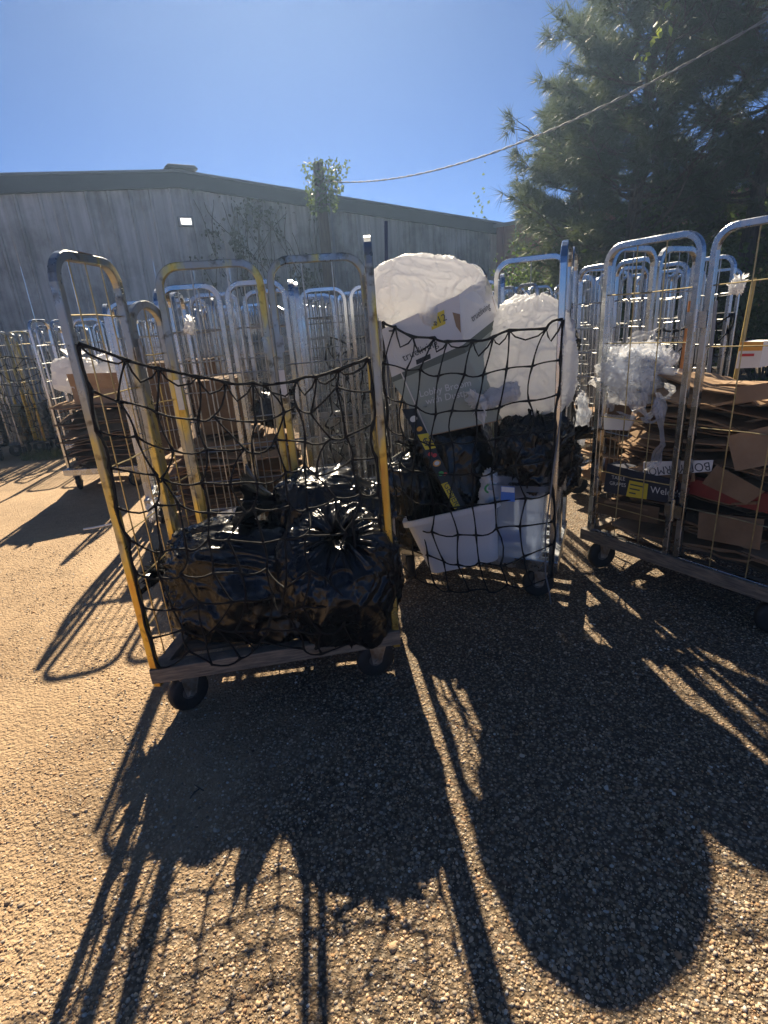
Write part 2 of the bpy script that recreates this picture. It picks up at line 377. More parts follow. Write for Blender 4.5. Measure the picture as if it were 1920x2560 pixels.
def gravel():
    ico = bmesh.new(); bmesh.ops.create_icosphere(ico, subdivisions=1, radius=1.0)
    iv = np.array([v.co[:] for v in ico.verts]); fi = np.array([[v.index for v in f.verts] for f in ico.faces]); ico.free()
    N = 105000
    u = RNG.random(N); yy = 0.62 + 3.4 * u ** 1.55
    xx = (RNG.random(N) * 2 - 1) * (0.75 + yy * 0.75) + 0.05
    keep = (vnoise(np.stack([xx * 1.6, yy * 1.6, xx * 0], -1), 9) * 0.5 + 0.5 + np.clip((xx + 0.9) * 0.35, -0.45, 0.45) + 0.12 * RNG.random(N)) > 0.20
    xx, yy = xx[keep], yy[keep]; N = len(xx)
    s = 0.0013 + 0.0044 * RNG.random(N) ** 3.2 + (RNG.random(N) > 0.994) * 0.004
    sc = np.stack([s * (0.8 + 0.6 * RNG.random(N)), s * (0.8 + 0.6 * RNG.random(N)), s * (0.55 + 0.35 * RNG.random(N))], -1)
    a = RNG.random(N) * 6.283
    V = iv[None] * (1 + 0.55 * (RNG.random((N, len(iv), 1)) - 0.5)) * sc[:, None, :]
    c, si = np.cos(a)[:, None], np.sin(a)[:, None]
    V = np.stack([V[..., 0] * c - V[..., 1] * si, V[..., 0] * si + V[..., 1] * c, V[..., 2]], -1)
    V += np.stack([xx, yy, ground_z(xx, yy) + sc[:, 2] * 0.12], -1)[:, None, :]
    F = (fi[None] + (np.arange(N) * len(iv))[:, None, None]).reshape(-1, 3)
    me = bpy.data.meshes.new("gravel")
    V = V.reshape(-1, 3)
    me.vertices.add(len(V)); me.vertices.foreach_set("co", V.ravel())
    me.loops.add(F.size); me.loops.foreach_set("vertex_index", F.ravel().astype(np.int32))
    me.polygons.add(len(F)); me.polygons.foreach_set("loop_start", np.arange(0, F.size, 3, dtype=np.int32))
    pal = np.array([(0.45, 0.315, 0.19), (0.54, 0.39, 0.25), (0.34, 0.245, 0.15), (0.36, 0.30, 0.23), (0.56, 0.47, 0.35), (0.42, 0.25, 0.13), (0.64, 0.59, 0.50), (0.22, 0.17, 0.12)])
    pi = RNG.choice(8, N, p=[.24, .22, .17, .13, .09, .07, .03, .05])
    pc = pal[pi] * (0.8 + 0.4 * RNG.random((N, 1)))
    at_ = me.attributes.new("stone", 'FLOAT_COLOR', 'POINT')
    at_.data.foreach_set("color", np.concatenate([np.repeat(pc, len(iv), 0), np.ones((N * len(iv), 1))], 1).astype(np.float32).ravel())
    me.update(); me.validate()
    m = mat('pebbles', (0.4, 0.3, 0.2), 0.8, bump=0.3, bscale=300, spec=0.25)
    nd = m.node_tree.nodes.new("ShaderNodeAttribute"); nd.attribute_name = "stone"
    m.node_tree.links.new(nd.outputs["Color"], m.node_tree.nodes["Principled BSDF"].inputs["Base Color"])
    me.materials.append(m)
    o = bpy.data.objects.new("gravel", me); COL.objects.link(o)
    tag(o, "loose tan and orange pebbles covering the near ground", "gravel", kind="stuff")
gravel()

# ------------------------------------------------------------------ warehouse
WA = math.radians(30.0)
WU = np.array([math.cos(WA), math.sin(WA), 0.0]); WN = np.array([math.sin(WA), -math.cos(WA), 0.0])
WR = polar(-16.5, 15.0); WZ = CAM_H + 0.2437 * 15.0; SLOPE = 1 / 12
def wp(s, z, d=0.0): return WR + WU * s + WN * d + np.array([0, 0, z])
def on_wall(x, y, d=0.0):
    r = ray(x, y); o = np.array([0, 0, CAM_H]); p0 = WR + WN * d
    t = ((p0 - o) @ WN) / (r @ WN); p = o + r * t
    return (p - WR) @ WU, p[2]
ware = empty("warehouse", tuple(WR)); tag(ware, "grey ribbed steel warehouse with dark slate gable trim behind the cages", "building")
off = Vector(tuple(WR))
def roofz(s): return WZ - SLOPE * abs(s)
PW = 0.9
k = 0; s = -10.8
while s < 10.2:
    prof = []
    for q in range(2):
        b0 = s + q * PW / 2
        prof += [(b0, 0.0), (b0 + 0.19, 0.0), (b0 + 0.205, 0.032), (b0 + 0.255, 0.032), (b0 + 0.27, 0.0)]
    prof.append((s + PW - 0.004, 0.0))
    m = MB(); G = []
    for (a, d) in prof: G.append([wp(a, -0.05, d + (k % 2) * 0.003), wp(a, roofz(a) - 0.1, d + (k % 2) * 0.003)])
    m.grid(np.array(G))
    o = m.build("wall_panel", M['siding'], ware, loc=None)
    o.data.transform(Matrix.Translation(-off)); o.data.update()
    k += 1; s += PW
def wpart(name, m, matl, bevel=0.0):
    o = m.build(name, matl, ware, bevel=bevel); o.data.transform(Matrix.Translation(-off)); o.data.update(); return o
for sgn in (-1, 1):
    L = 11.2 if sgn < 0 else 10.3
    e = SLOPE * L
    m = MB(); m.hexa([wp(0, WZ - 0.30, 0.14), wp(sgn * L, WZ - e - 0.30, 0.14), wp(sgn * L, WZ - e, 0.14), wp(0, WZ, 0.14)],
                     [wp(0, WZ - 0.30, -0.05), wp(sgn * L, WZ - e - 0.30, -0.05), wp(sgn * L, WZ - e, -0.05), wp(0, WZ, -0.05)])
    wpart("roof_trim", m, M['trim'])
    m = MB(); m.hexa([wp(0, WZ + 0.003, 0.18), wp(sgn * L, WZ - e + 0.003, 0.18), wp(sgn * L, WZ - e + 0.05, 0.18), wp(0, WZ + 0.05, 0.18)],
                     [wp(0, WZ + 0.003, -14), wp(sgn * L, WZ - e + 0.003, -14), wp(sgn * L, WZ - e + 0.05, -14), wp(0, WZ + 0.05, -14)])
    wpart("roof", m, M['roof'])
m = MB(); m.hexa([wp(10.2, -0.05, -0.02), wp(10.2, -0.05, -14), wp(10.2, roofz(10.2) - .1, -14), wp(10.2, roofz(10.2) - .1, -0.02)],
                 [wp(10.0, -0.05, -0.02), wp(10.0, -0.05, -14), wp(10.0, roofz(10.2) - .1, -14), wp(10.0, roofz(10.2) - .1, -0.02)])
wpart("side_wall", m, M['siding'])
m = MB(); m.hexa([wp(-0.3, WZ + 0.053, 0.3), wp(0.45, WZ + 0.053, 0.3), wp(0.38, WZ + 0.12, 0.3), wp(-0.22, WZ + 0.12, 0.3)],
                 [wp(-0.3, WZ + 0.053, -14), wp(0.45, WZ + 0.053, -14), wp(0.38, WZ + 0.12, -14), wp(-0.22, WZ + 0.12, -14)])
wpart("ridge_vent", m, M['trim'], 0.01)

s0, z0 = on_wall(400, 480)
lt = empty("wall_light", tuple(wp(s0, z0 - 0.13, 0.0))); tag(lt, "lit rectangular flood light fixed high on the grey warehouse wall", "wall light")
lo = Vector(tuple(wp(s0, z0 - 0.13, 0.0)))
def wl(name, s1, s2, z1, z2, d1, d2, matl, par, bevel=0):
    m = MB(); m.hexa([wp(s1, z1, d2), wp(s2, z1, d2), wp(s2, z2, d2), wp(s1, z2, d2)], [wp(s1, z1, d1), wp(s2, z1, d1), wp(s2, z2, d1), wp(s1, z2, d1)])
    o = m.build(name, matl, par, bevel=bevel); o.data.transform(Matrix.Translation(-lo)); o.data.update(); return o
wl("housing", s0 - .17, s0 + .17, z0 - .105, z0 + .105, 0.0, 0.10, M['mast'], lt, 0.015)
wl("lens", s0 - .12, s0 + .12, z0 - .065, z0 + .065, 0.101, 0.115, M['lamp'], lt)

# red building to the right of the warehouse
RP, RD = np.array([4.35, 19.2, 0.0]), np.array([0.94, -0.34, 0.0]); RD /= np.linalg.norm(RD); RNn = np.array([-0.34, -0.94, 0.0])
red = empty("red_shed", tuple(RP)); tag(red, "faded red metal shed partly hidden behind the pine tree", "building")
ro = Vector(tuple(RP))
def rq(s, z, d=0.0): return RP + RD * s + RNn * d + np.array([0, 0, z])
for k in range(9):
    a0 = k * 0.9; m = MB(); G = []
    for (a, d) in [(0, 0), (.19, 0), (.21, .03), (.26, .03), (.28, 0), (.64, 0), (.66, .03), (.71, .03), (.73, 0), (.896, 0)]:
        G.append([rq(a0 + a, -0.05, d), rq(a0 + a, 4.22 + 0.03 * (a0 + a), d)])
    m.grid(np.array(G)); o = m.build("wall_panel", M['redsiding'], red); o.data.transform(Matrix.Translation(-ro)); o.data.update()
m = MB(); m.hexa([rq(-.1, 4.2, .12), rq(8.2, 4.45, .12), rq(8.2, 4.55, .12), rq(-.1, 4.30, .12)], [rq(-.1, 4.2, -6), rq(8.2, 4.45, -6), rq(8.2, 4.55, -6), rq(-.1, 4.30, -6)])
o = m.build("roof", M['roof'], red); o.data.transform(Matrix.Translation(-ro)); o.data.update()

mast = MB(); mb = polar(14.55, 19.5); mast.tube([mb + [0, 0, 0], mb + [0, 0, 7.1]], [0.022, 0.010], 6)
mo = mast.build("antenna_mast", M['mast'], loc=tuple(mb)); tag(mo, "thin upright antenna mast rising between the warehouse roof and the pine", "mast")

# ------------------------------------------------------------------ foliage helpers
def tri_mesh(name, V, F, matl, parent=None, loc=(0, 0, 0)):
    me = bpy.data.meshes.new(name); V = np.asarray(V, float).reshape(-1, 3) - np.asarray(loc, float); F = np.asarray(F, np.int32)
    k = F.shape[1]
    me.vertices.add(len(V)); me.vertices.foreach_set("co", V.ravel())
    me.loops.add(F.size); me.loops.foreach_set("vertex_index", F.ravel())
    me.polygons.add(len(F)); me.polygons.foreach_set("loop_start", np.arange(0, F.size, k, dtype=np.int32))
    me.materials.append(matl); me.update(); me.validate()
    o = bpy.data.objects.new(name, me); COL.objects.link(o)
    if parent is not None: o.parent = parent
    else: o.location = loc
    return o
def unit(v): return v / (np.linalg.norm(v, axis=-1, keepdims=True) + 1e-12)
def leaves(P, size, rng, droop=0.3):
    """folded leaf at each point: two triangles sharing a midrib"""
    N = len(P); d = unit(rng.normal(size=(N, 3)) + np.array([0, 0, -droop])); a = unit(np.cross(d, rng.normal(size=(N, 3))))
    nrm = np.cross(d, a); s = size * (0.6 + 0.8 * rng.random((N, 1)))
    tip = P + d * s; l_ = P + d * s * .45 + a * s * .36 + nrm * s * .08; r_ = P + d * s * .45 - a * s * .36 + nrm * s * .08
    V = np.stack([P, l_, tip, r_], 1); i = np.arange(N) * 4
    F = np.concatenate([np.stack([i, i + 1, i + 2], -1), np.stack([i, i + 2, i + 3], -1)])
    return V, F
def needles(P, D, n, length, wid, rng, spread=0.75):
    N = len(P); P = np.repeat(P, n, 0); D = np.repeat(D, n, 0)
    d = unit(D + rng.normal(size=D.shape) * spread); L = length * (0.65 + 0.5 * rng.random((N * n, 1)))
    a = unit(np.cross(d, rng.normal(size=d.shape)))
    tip = P + d * L; tip[:, 2] -= 0.07 * rng.random(N * n)
    V = np.stack([P - a * wid * .5, P + a * wid * .5, tip], 1); i = np.arange(N * n) * 3
    return V, np.stack([i, i + 1, i + 2], -1)

def pine(base, height, crown0, rad, seed, label, nb=62, tuft=17, lean=(0, 0), taper=1.0, cone=0.0):
    rng = np.random.default_rng(seed)
    root = empty("pine_tree", tuple(base)); tag(root, label, "tree", "pines at the edge of the lot")
    zz = np.linspace(0, height, 14)
    tr = np.stack([lean[0] * zz / height + 0.10 * np.sin(zz * .7 + seed), lean[1] * zz / height + 0.10 * np.cos(zz * .6 + seed), zz], -1); tr[0, :2] = 0
    m = MB(); m.tube(tr, np.linspace(0.19, 0.03, 14), 9); m.build("trunk", M['bark'], root, smooth=True)
    br = MB(); TP, TD = [], []
    for b in range(nb):
        h = crown0 + (height - crown0) * ((b + rng.random()) / nb) ** 0.92
        f = (h - crown0) / (height - crown0)
        az = b * 2.399 + rng.normal() * 0.3
        R = rad * (0.45 + 0.75 * math.sin(math.pi * min(1, (0.18 + 0.75 * f))) * taper) * (0.72 + 0.45 * rng.random())
        R *= 1.0 + cone * (0.5 - f)
        if f > 0.9: R *= 0.6
        o = np.array([np.interp(h, zz, tr[:, 0]), np.interp(h, zz, tr[:, 1]), h])
        d = np.array([math.cos(az), math.sin(az), 0]); rise = 0.05 + 0.45 * f + 0.15 * rng.normal()
        t = np.linspace(0, 1, 7)[:, None]
        path = o + d * R * t + np.array([0, 0, 1]) * R * (rise * t + 0.22 * t ** 2 - 0.10 * np.sin(t * 3.1)) + rng.normal(size=(7, 3)) * 0.05 * t
        br.tube(path, np.linspace(0.045 * (1.2 - f), 0.008, 7), 4, cap=False)
        nsub = 15
        for q in range(nsub):
            tt = 0.22 + 0.78 * (q + rng.random()) / nsub
            c = np.array([np.interp(tt, t[:, 0], path[:, i]) for i in range(3)])
            sd_ = unit(d * 0.8 + np.cross(d, [0, 0, 1]) * rng.normal() * 0.9 + np.array([0, 0, 0.25 + 0.3 * rng.random()]))
            Ls = R * 0.34 * (1.15 - 0.6 * tt) + 0.12
            ns = 6
            end = c + sd_ * Ls
            br.tube([c, (c + end) / 2 + rng.normal(size=3) * .02, end], [0.010, 0.007, 0.004], 3, cap=False)
            for e in range(ns):
                tp_ = c + sd_ * Ls * (0.3 + 0.7 * e / (ns - 1)) + rng.normal(size=3) * 0.045
                if float(vnoise((tp_ + seed * 3.0) * 1.15, seed)) < -0.24: continue
                TP.append(tp_); TD.append(unit(sd_ + rng.normal(size=3) * .35))
    br.build("limbs", M['bark'], root, fixn=False)
    V, F = needles(np.array(TP), np.array(TD), tuft, 0.30, 0.0125, rng, 0.6)
    tri_mesh("crown", V, F, M['pine'], root)
    return root
pine((5.35, 11.4, 0), 8.0, 0.9, 1.50, 3, "tall pine whose ragged left edge stands out against the sky", nb=80, cone=0.75)
pine((7.35, 11.0, 0), 8.0, 2.7, 1.9, 11, "pine with bare lower trunk near the right edge of the photo", nb=64)
pine((6.7, 13.6, 0), 8.8, 1.2, 2.0, 23, "dark pine standing behind the two nearer pines", nb=70)
pine((4.85, 13.4, 0), 5.6, 0.7, 1.1, 31, "short pine low beside the red shed", nb=60, taper=0.8)

def bush(base, rx, ry, h, n, size, seed, label, matl='leaf', group="shrubs under the pines", z0=0.05, name="shrub"):
    rng = np.random.default_rng(seed)
    root = empty(name, tuple(base)); tag(root, label, "shrub" if name == "shrub" else "tree", group)
    st = MB(); C = []
    for q in range(16):
        a = rng.random() * 6.28; rr = math.sqrt(rng.random()); e = np.array([math.cos(a) * rx * rr * .85, math.sin(a) * ry * rr * .85, h * (0.35 + 0.58 * rng.random() * (1.1 - 0.5 * rr))])
        st.tube([[e[0] * .1, e[1] * .1, 0], [e[0] * .5, e[1] * .5, e[2] * .55], e], [0.03, 0.018, 0.006], 4, cap=False); C.append(e)
        for _ in range(2):
            C.append(e + rng.normal(size=3) * np.array([rx, ry, h]) * 0.13)
    st.build("stems", M['bark'], root, fixn=False)
    C = np.array(C); C[:, 2] = np.clip(C[:, 2], z0 + .1, h)
    P = C[rng.integers(0, len(C), n)] + rng.normal(size=(n, 3)) * np.array([rx, ry, h * .5]) * 0.19
    P = P[P[:, 2] > z0]
    V, F = leaves(P, size, rng); tri_mesh("foliage", V, F, M[matl], root)
    return root
bush((3.45, 12.9, 0), 0.95, 0.8, 2.7, 5200, 0.085, 41, "glossy broadleaf shrub in front of the red shed", 'leaf')
bush((5.2, 10.4, 0), 1.3, 0.9, 2.3, 5600, 0.10, 42, "dense dark shrub below the tall pine")
bush((7.0, 9.6, 0), 1.5, 1.0, 2.6, 6200, 0.10, 43, "broad dark shrub at the right edge behind the cardboard cage")
bush((3.9, 10.9, 0), 0.9, 0.7, 1.5, 3600, 0.09, 44, "low dark shrub left of the tall pine's foot")
bush((8.6, 9.2, 0), 1.3, 1.0, 3.0, 5200, 0.10, 45, "tall dark shrub farthest to the right")
bush((6.2, 11.9, 0), 1.7, 0.9, 3.4, 6500, 0.11, 46, "tall leafy thicket filling the gap between the pine trunks")
bush((9.0, 12.0, 0), 1.9, 1.0, 4.2, 6500, 0.12, 47, "leafy thicket behind the right-hand pine")
# small tree far beyond the warehouse roof
bush(tuple(polar(10.6, 30.0)), 1.0, 1.0, 6.2, 900, 0.16, 48, "small thin tree crown peeping over the warehouse roof", 'leaf', "far trees", 3.8, "distant_tree")

# vine trailing in the pine
rng = np.random.default_rng(77)
vp = [at(x, y, 9.2) for x, y in ((1442, 28), (1432, 48), (1425, 62), (1412, 78), (1400, 92), (1388, 108), (1378, 122), (1372, 138))]
hv = empty("hanging_vine", tuple(vp[-1])); tag(hv, "string of pale green vine leaves hanging in the pine high on the right", "vine")
m = MB(); m.tube(np.array(vp) - vp[-1], 0.006, 4); m.build("stem", M['bark'], hv)
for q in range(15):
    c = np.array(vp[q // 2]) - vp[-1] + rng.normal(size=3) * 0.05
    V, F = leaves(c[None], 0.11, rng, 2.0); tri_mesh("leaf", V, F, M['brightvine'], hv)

# utility pole with a vine on its head, and its service cable
PB = polar(-3.75, 14.6); PT = CAM_H + 0.2549 * 14.6
up = empty("utility_pole", tuple(PB)); tag(up, "weathered wooden utility pole standing before the warehouse wall", "pole")
m = MB(); m.tube([[0, 0, 0], [0, 0, PT * .5], [0, 0, PT - .04], [0, 0, PT]], [0.17, 0.145, 0.125, 0.10], 14); m.build("shaft", M['pole'], up, smooth=True)
m = MB(); m.tube([[0.22, -0.1, 0.1], [0.22, -0.1, PT - 1.0], [0.16, -0.1, PT - .8]], 0.03, 6); m.build("conduit", M['mast'], up)
m = MB(); m.tube([[0.1, -.12, PT - .45], [0.24, -.14, PT - .42]], 0.035, 6); m.build("insulator", M['mast'], up)
pv = empty("pole_vine", tuple(PB + [0, 0, PT - 1.0])); tag(pv, "leafy vine clustered round the head of the utility pole", "vine")
C = []
for q in range(800):
    hz = rng.random(); a = rng.random() * 6.28
    r_ = 0.15 + 0.34 * rng.random() * (0.5 + hz) ; C.append([math.cos(a) * r_ + 0.20 * hz, math.sin(a) * r_, hz * 1.05 - 0.05])
V, F = leaves(np.array(C), 0.095, rng, 0.8); tri_mesh("foliage", V, F, leafmat('dark_vine_leaves', (0.07, 0.10, 0.035), (0.04, 0.06, 0.022), (0.15, 0.21, 0.05)), pv)  # darker brown-green leaf colour for the pole vine
m = MB()
for q in range(7):
    a = q * 0.9; t = np.linspace(0, 1, 9)
    m.tube(np.stack([0.17 * np.cos(a + 3 * t) + 0.1 * t, 0.17 * np.sin(a + 3 * t), t * 1.0], -1), 0.012, 4)
m.build("stems", M['bark'], pv)

# service cable: two twisted strands sagging from the pole to the upper right
c0 = PB + np.array([0.25, -0.14, PT - 0.45]); c1 = polar(60.0, 8.0) + np.array([0, 0, CAM_H + 0.48 * 8.0])
t = np.linspace(0, 1, 420); base = c0[None] * (1 - t[:, None]) + c1[None] * t[:, None]; base[:, 2] -= 0.95 * 4 * t * (1 - t)
cb = empty("service_cable", tuple(c0)); tag(cb, "twisted overhead service cable running from the pole to the upper right", "cable")
ln = np.linalg.norm(c1 - c0)
for ph in (0, math.pi):
    a = t * ln / 0.55 * 6.283 + ph
    p = base - c0 + np.stack([0.006 * np.cos(a), 0.006 * np.cos(a), 0.010 * np.sin(a)], -1)
    m = MB(); m.tube(p, 0.008, 5); m.build("strand", M['cable'], cb, smooth=True)

# vine climbing the warehouse wall
wv = empty("wall_vine", tuple(wp(3.0, 0, 0.05))); tag(wv, "dry dark vine fanning up the grey warehouse wall beside the pole", "vine")
wo = np.array(wp(3.0, 0, 0.05))
m = MB(); LP = []
for q in range(34):
    x0 = random.choice((470, 520, 545, 600, 640, 690)) + random.uniform(-15, 15)
    s_, z_ = on_wall(x0, 640); ang = random.uniform(-0.28, 0.22) - (x0 - 560) * 0.0006
    pts = []
    for k in range(46):
        if z_ > roofz(s_) - 0.45: break
        pts.append(wp(s_, z_, 0.045 + 0.004 * (q % 5)))
        ang += random.gauss(0, 0.10); ang = max(-1.1, min(1.1, ang)) * 0.985
        s_ += math.sin(ang) * 0.11; z_ += math.cos(ang) * 0.11
        dens = 0.10 + 1.5 * max(0, float(vnoise(np.array([s_ * 1.1, z_ * 1.1, 2.0]), 5)))
        for _ in range(3):
            if random.random() < dens: LP.append(wp(s_ + random.gauss(0, .09), z_ + random.gauss(0, .09), 0.07 + random.random() * .05))
        if random.random() < 0.018: break
    if len(pts) > 3: m.tube(np.array(pts) - wo, 0.011, 3, cap=False)
m.build("stems", M['bark'], wv, fixn=False)
V, F = leaves(np.array(LP), 0.105, np.random.default_rng(5), 1.0); tri_mesh("foliage", V - wo, F, leafmat('dry_vine_leaves', (0.075, 0.075, 0.05), (0.045, 0.05, 0.035), (0.10, 0.10, 0.05)), wv)
# grass tufts
def grass(c, r, n, h, seed, label):
    rng = np.random.default_rng(seed); a = rng.random(n) * 6.28; q = np.sqrt(rng.random(n)) * r
    P = np.stack([c[0] + np.cos(a) * q, c[1] + np.sin(a) * q * .6, np.full(n, -0.01)], -1)
    V, F = needles(P, np.tile([0, 0, 1.0], (n, 1)), 1, h, 0.012, rng, 0.45); o = tri_mesh("grass", V, F, M['grass'], None, tuple(c))
    tag(o, label, "grass", kind="stuff")
grass(gp(115, 985), 0.45, 700, 0.16, 1, "dry grass tuft beside the left cardboard cage")
grass(gp(1245, 930), 1.1, 1500, 0.22, 2, "green weeds behind the middle cage")
grass(np.array([5.5, 8.6, 0]), 2.2, 1800, 0.25, 3, "weeds along the foot of the shrubs on the right")

# ------------------------------------------------------------------ roll cages
WR_R = 0.088
def wheel_meshes():
    m = MB(); prof = [(-.018, .034), (-.023, .072), (-.016, .085), (0, .088), (.016, .085), (.023, .072), (.018, .034)]
    G = [[(y, r * math.cos(a), r * math.sin(a)) for a in np.linspace(0, 2 * math.pi, 20, endpoint=False)] for y, r in prof]
    m.grid(np.array(G), wrap=True); tyre = m.mesh("wheel", True, M['rubber'])
    m = MB(); m.tube([(-.021, 0, 0), (-.018, 0, 0), (.018, 0, 0), (.021, 0, 0)], [.012, .033, .033, .012], 12); hub = m.mesh("hub", False, M['hub'])
    m = MB()
    for sx in (-1, 1):
        m.hexa([(sx * .026, -.020, -.012), (sx * .026, .020, -.012), (sx * .026, .030, .083), (sx * .026, -.052, .083)],
               [(sx * .030, -.020, -.012), (sx * .030, .020, -.012), (sx * .030, .030, .083), (sx * .030, -.052, .083)])
        m.tube([(sx * .030, 0, 0), (sx * .040, 0, 0)], .011, 8)
    m.box((0, -.011, .083), (.075, .095, .006)); m.tube([(0, -.01, .085), (0, -.01, .098)], .028, 10)
    return tyre, hub, m.mesh("caster", False, M['fork'])
TYRE, HUB, FORK = wheel_meshes()
def caster(root, x, y, rz):
    c = link("caster", FORK, root, (x, y, WR_R - 0.004), rz); link("wheel", TYRE, c); link("hub", HUB, c)

def hoop(p0, p1, h, z0, r=0.085):
    p0 = np.array([p0[0], p0[1], 0.0]); p1 = np.array([p1[0], p1[1], 0.0]); L = np.linalg.norm(p1 - p0); d = (p1 - p0) / L
    pts = [p0 + [0, 0, z0], p0 + [0, 0, (z0 + h - r) / 2], p0 + [0, 0, h - r]]
    for a in np.linspace(0, math.pi / 2, 7)[1:]: pts.append(p0 + d * (r - r * math.cos(a)) + np.array([0, 0, h - r + r * math.sin(a)]))
    for a in np.linspace(math.pi / 2, 0, 7)[:-1] if L > 2 * r + .01 else np.linspace(math.pi / 2, 0, 7)[1:-1]:
        pts.append(p1 - d * (r - r * math.cos(a)) + np.array([0, 0, h - r + r * math.sin(a)]))
    pts += [p1 + [0, 0, h - r], p1 + [0, 0, (z0 + h - r) / 2], p1 + [0, 0, z0]]
    return pts, d, L
def panel(root, p0, p1, h=1.8, nv=3, hz=(0.55, 0.95, 1.35), mt='zinc', wm='wire', z0=0.16, name="side_panel", single=True, ts=0.030, wr=0.0030, cut=None):
    pts, d, L = hoop(p0, p1, h - ts / 2, z0); nrm = np.array([-d[1], d[0], 0])
    m = MB(); m.sq(pts, ts, nrm)
    q0 = np.array([p0[0], p0[1], z0 + 0.05]); q1 = np.array([p1[0], p1[1], z0 + 0.05])
    m.sq([q0 + d * ts / 2, q1 - d * ts / 2], ts * .8, nrm)
    o = m.build(name, M[mt], root)
    W = []
    for k in range(nv):
        a = (k + 1) / (nv + 1); p = np.array([p0[0], p0[1], 0]) + d * L * a + d * random.gauss(0, .004)
        W.append([p + [0, 0, z0 + .06], p + nrm * random.gauss(0, .004) + [0, 0, h * .5], p + [0, 0, h - ts]])
    for z in hz:
        a = np.array([p0[0], p0[1], z]); b = np.array([p1[0], p1[1], z]); W.append([a + d * ts / 2 + nrm * .007, (a + b) / 2 + nrm * .007 + [0, 0, random.gauss(0, .004)], b - d * ts / 2 + nrm * .007])
    if single:
        for w_ in W: MB().tube(w_, wr, 5).build("wire", M[wm], o, fixn=False)
    else:
        m = MB()
        for w_ in W: m.tube(w_, 0.0040, 4, cap=False)
        m.build("wire_grid", M[wm], o, fixn=False)
    return o
def base(root, quad, mt='basewood', dm='deck', nsl=5, zb=0.178, zh=0.068, casters=True, cr=(0.4, -0.5, 2.0, 1.1)):
    Q = [np.array([q[0], q[1], 0.0]) for q in quad]                   # FL FR BR BL
    m = MB()
    for i in range(4):
        a, b = Q[i], Q[(i + 1) % 4]; d = unit(b - a); n = np.array([-d[1], d[0], 0]); w_ = 0.055
        e0 = a + d * (0.0 if i % 2 == 0 else w_ + .001); e1 = b - d * (0.0 if i % 2 == 0 else w_ + .001)
        m.hexa([e0 + [0, 0, zb], e1 + [0, 0, zb], e1 + n * w_ + [0, 0, zb], e0 + n * w_ + [0, 0, zb]],
               [e0 + [0, 0, zb + zh], e1 + [0, 0, zb + zh], e1 + n * w_ + [0, 0, zb + zh], e0 + n * w_ + [0, 0, zb + zh]])
    m.build("base_frame", M[mt], root, bevel=0.004)
    for k in range(nsl):
        f = (k + .5) / nsl; a = Q[0] * (1 - f) + Q[3] * f; b = Q[1] * (1 - f) + Q[2] * f; d = unit(b - a); n = np.array([-d[1], d[0], 0]) * 0.035
        a = a + d * .058; b = b - d * .058; z = zb + zh * .45
        MB().hexa([a - n + [0, 0, z], b - n + [0, 0, z], b + n + [0, 0, z], a + n + [0, 0, z]],
                  [a - n + [0, 0, z + .018], b - n + [0, 0, z + .018], b + n + [0, 0, z + .018], a + n + [0, 0, z + .018]]).build("deck_slat", M[dm], root)
    if casters:
        c = sum(Q) / 4
        for q, r in zip(Q, cr):
            p = q + unit(c - q) * 0.13; caster(root, p[0], p[1], r)
def hinge(root, p, z, d, mt='zinc'):
    d = np.array([d[0], d[1], 0.0]); d /= np.linalg.norm(d); n = np.array([-d[1], d[0], 0])
    p = np.array([p[0], p[1], z]); m = MB()
    def quad(t, zz): return [p - d * .045 + n * t + [0, 0, -zz], p + d * .045 + n * t + [0, 0, -zz], p + d * .045 + n * t + [0, 0, zz], p - d * .045 + n * t + [0, 0, zz]]
    m.hexa(quad(-.022, .035), quad(-.019, .035)); m.tube([p - n * .026 + [0, 0, -.05], p - n * .026 + [0, 0, .065]], .009, 8)
    m.build("hinge", M[mt], root)

# --- cage A, left foreground, yellowed steel, open front closed by a net
A0 = np.array([-0.5, 2.2, 0.0])
def la(x, y): return (x - A0[0], y - A0[1])
AFL, AFR = (-0.985, 1.845), (0.012, 2.0)
ABL, ABR = (-0.88, 2.44), (0.0, 2.50)
cA = empty("roll_cage", tuple(A0)); tag(cA, "yellowed steel roll cage in the left foreground holding black rubbish bags", "roll cage", "roll cages parked in the lot")
panel(cA, la(*AFL), la(-0.955, 2.22), 1.8, 3, (0.42, 0.62, 0.82, 1.08, 1.33, 1.6), 'yzinc', 'ywire', name="side_panel")
panel(cA, la(-0.95, 2.255), la(-0.885, 2.405), 1.66, 1, (0.55, 0.9, 1.25, 1.45), 'yzinc', 'ywire', name="side_panel")
panel(cA, la(-0.862, 2.40), la(-0.455, 2.46), 1.8, 2, (0.42, 0.72, 1.02, 1.34), 'yzinc', 'wire', name="back_panel")
panel(cA, la(-0.41, 2.455), la(-0.012, 2.51), 1.8, 2, (0.42, 0.72, 1.02, 1.36), 'yzinc', 'wire', name="back_panel")
panel(cA, la(*AFR), la(0.012, 2.235), 1.8, 2, (0.5, 0.9, 1.3), 'yzinc', 'ywire', name="side_panel")
panel(cA, la(0.012, 2.275), la(0.008, 2.475), 1.72, 1, (0.5, 0.9, 1.3), 'yzinc', 'ywire', name="side_panel")
for z in (0.6, 1.45): hinge(cA, la(-0.432, 2.458), z, (1, .12), 'yzinc'); hinge(cA, la(0.012, 2.255), z, (0, 1), 'fork'); hinge(cA, la(-0.953, 2.238), z, (0, 1), 'fork')
base(cA, [la(-1.0, 1.82), la(0.03, 1.975), la(0.02, 2.53), la(-0.93, 2.46)], cr=(2.35, 1.9, 1.9, 2.6))
for (z, y) in ((1.795, 1.99), (1.30, 1.845)):
    pass
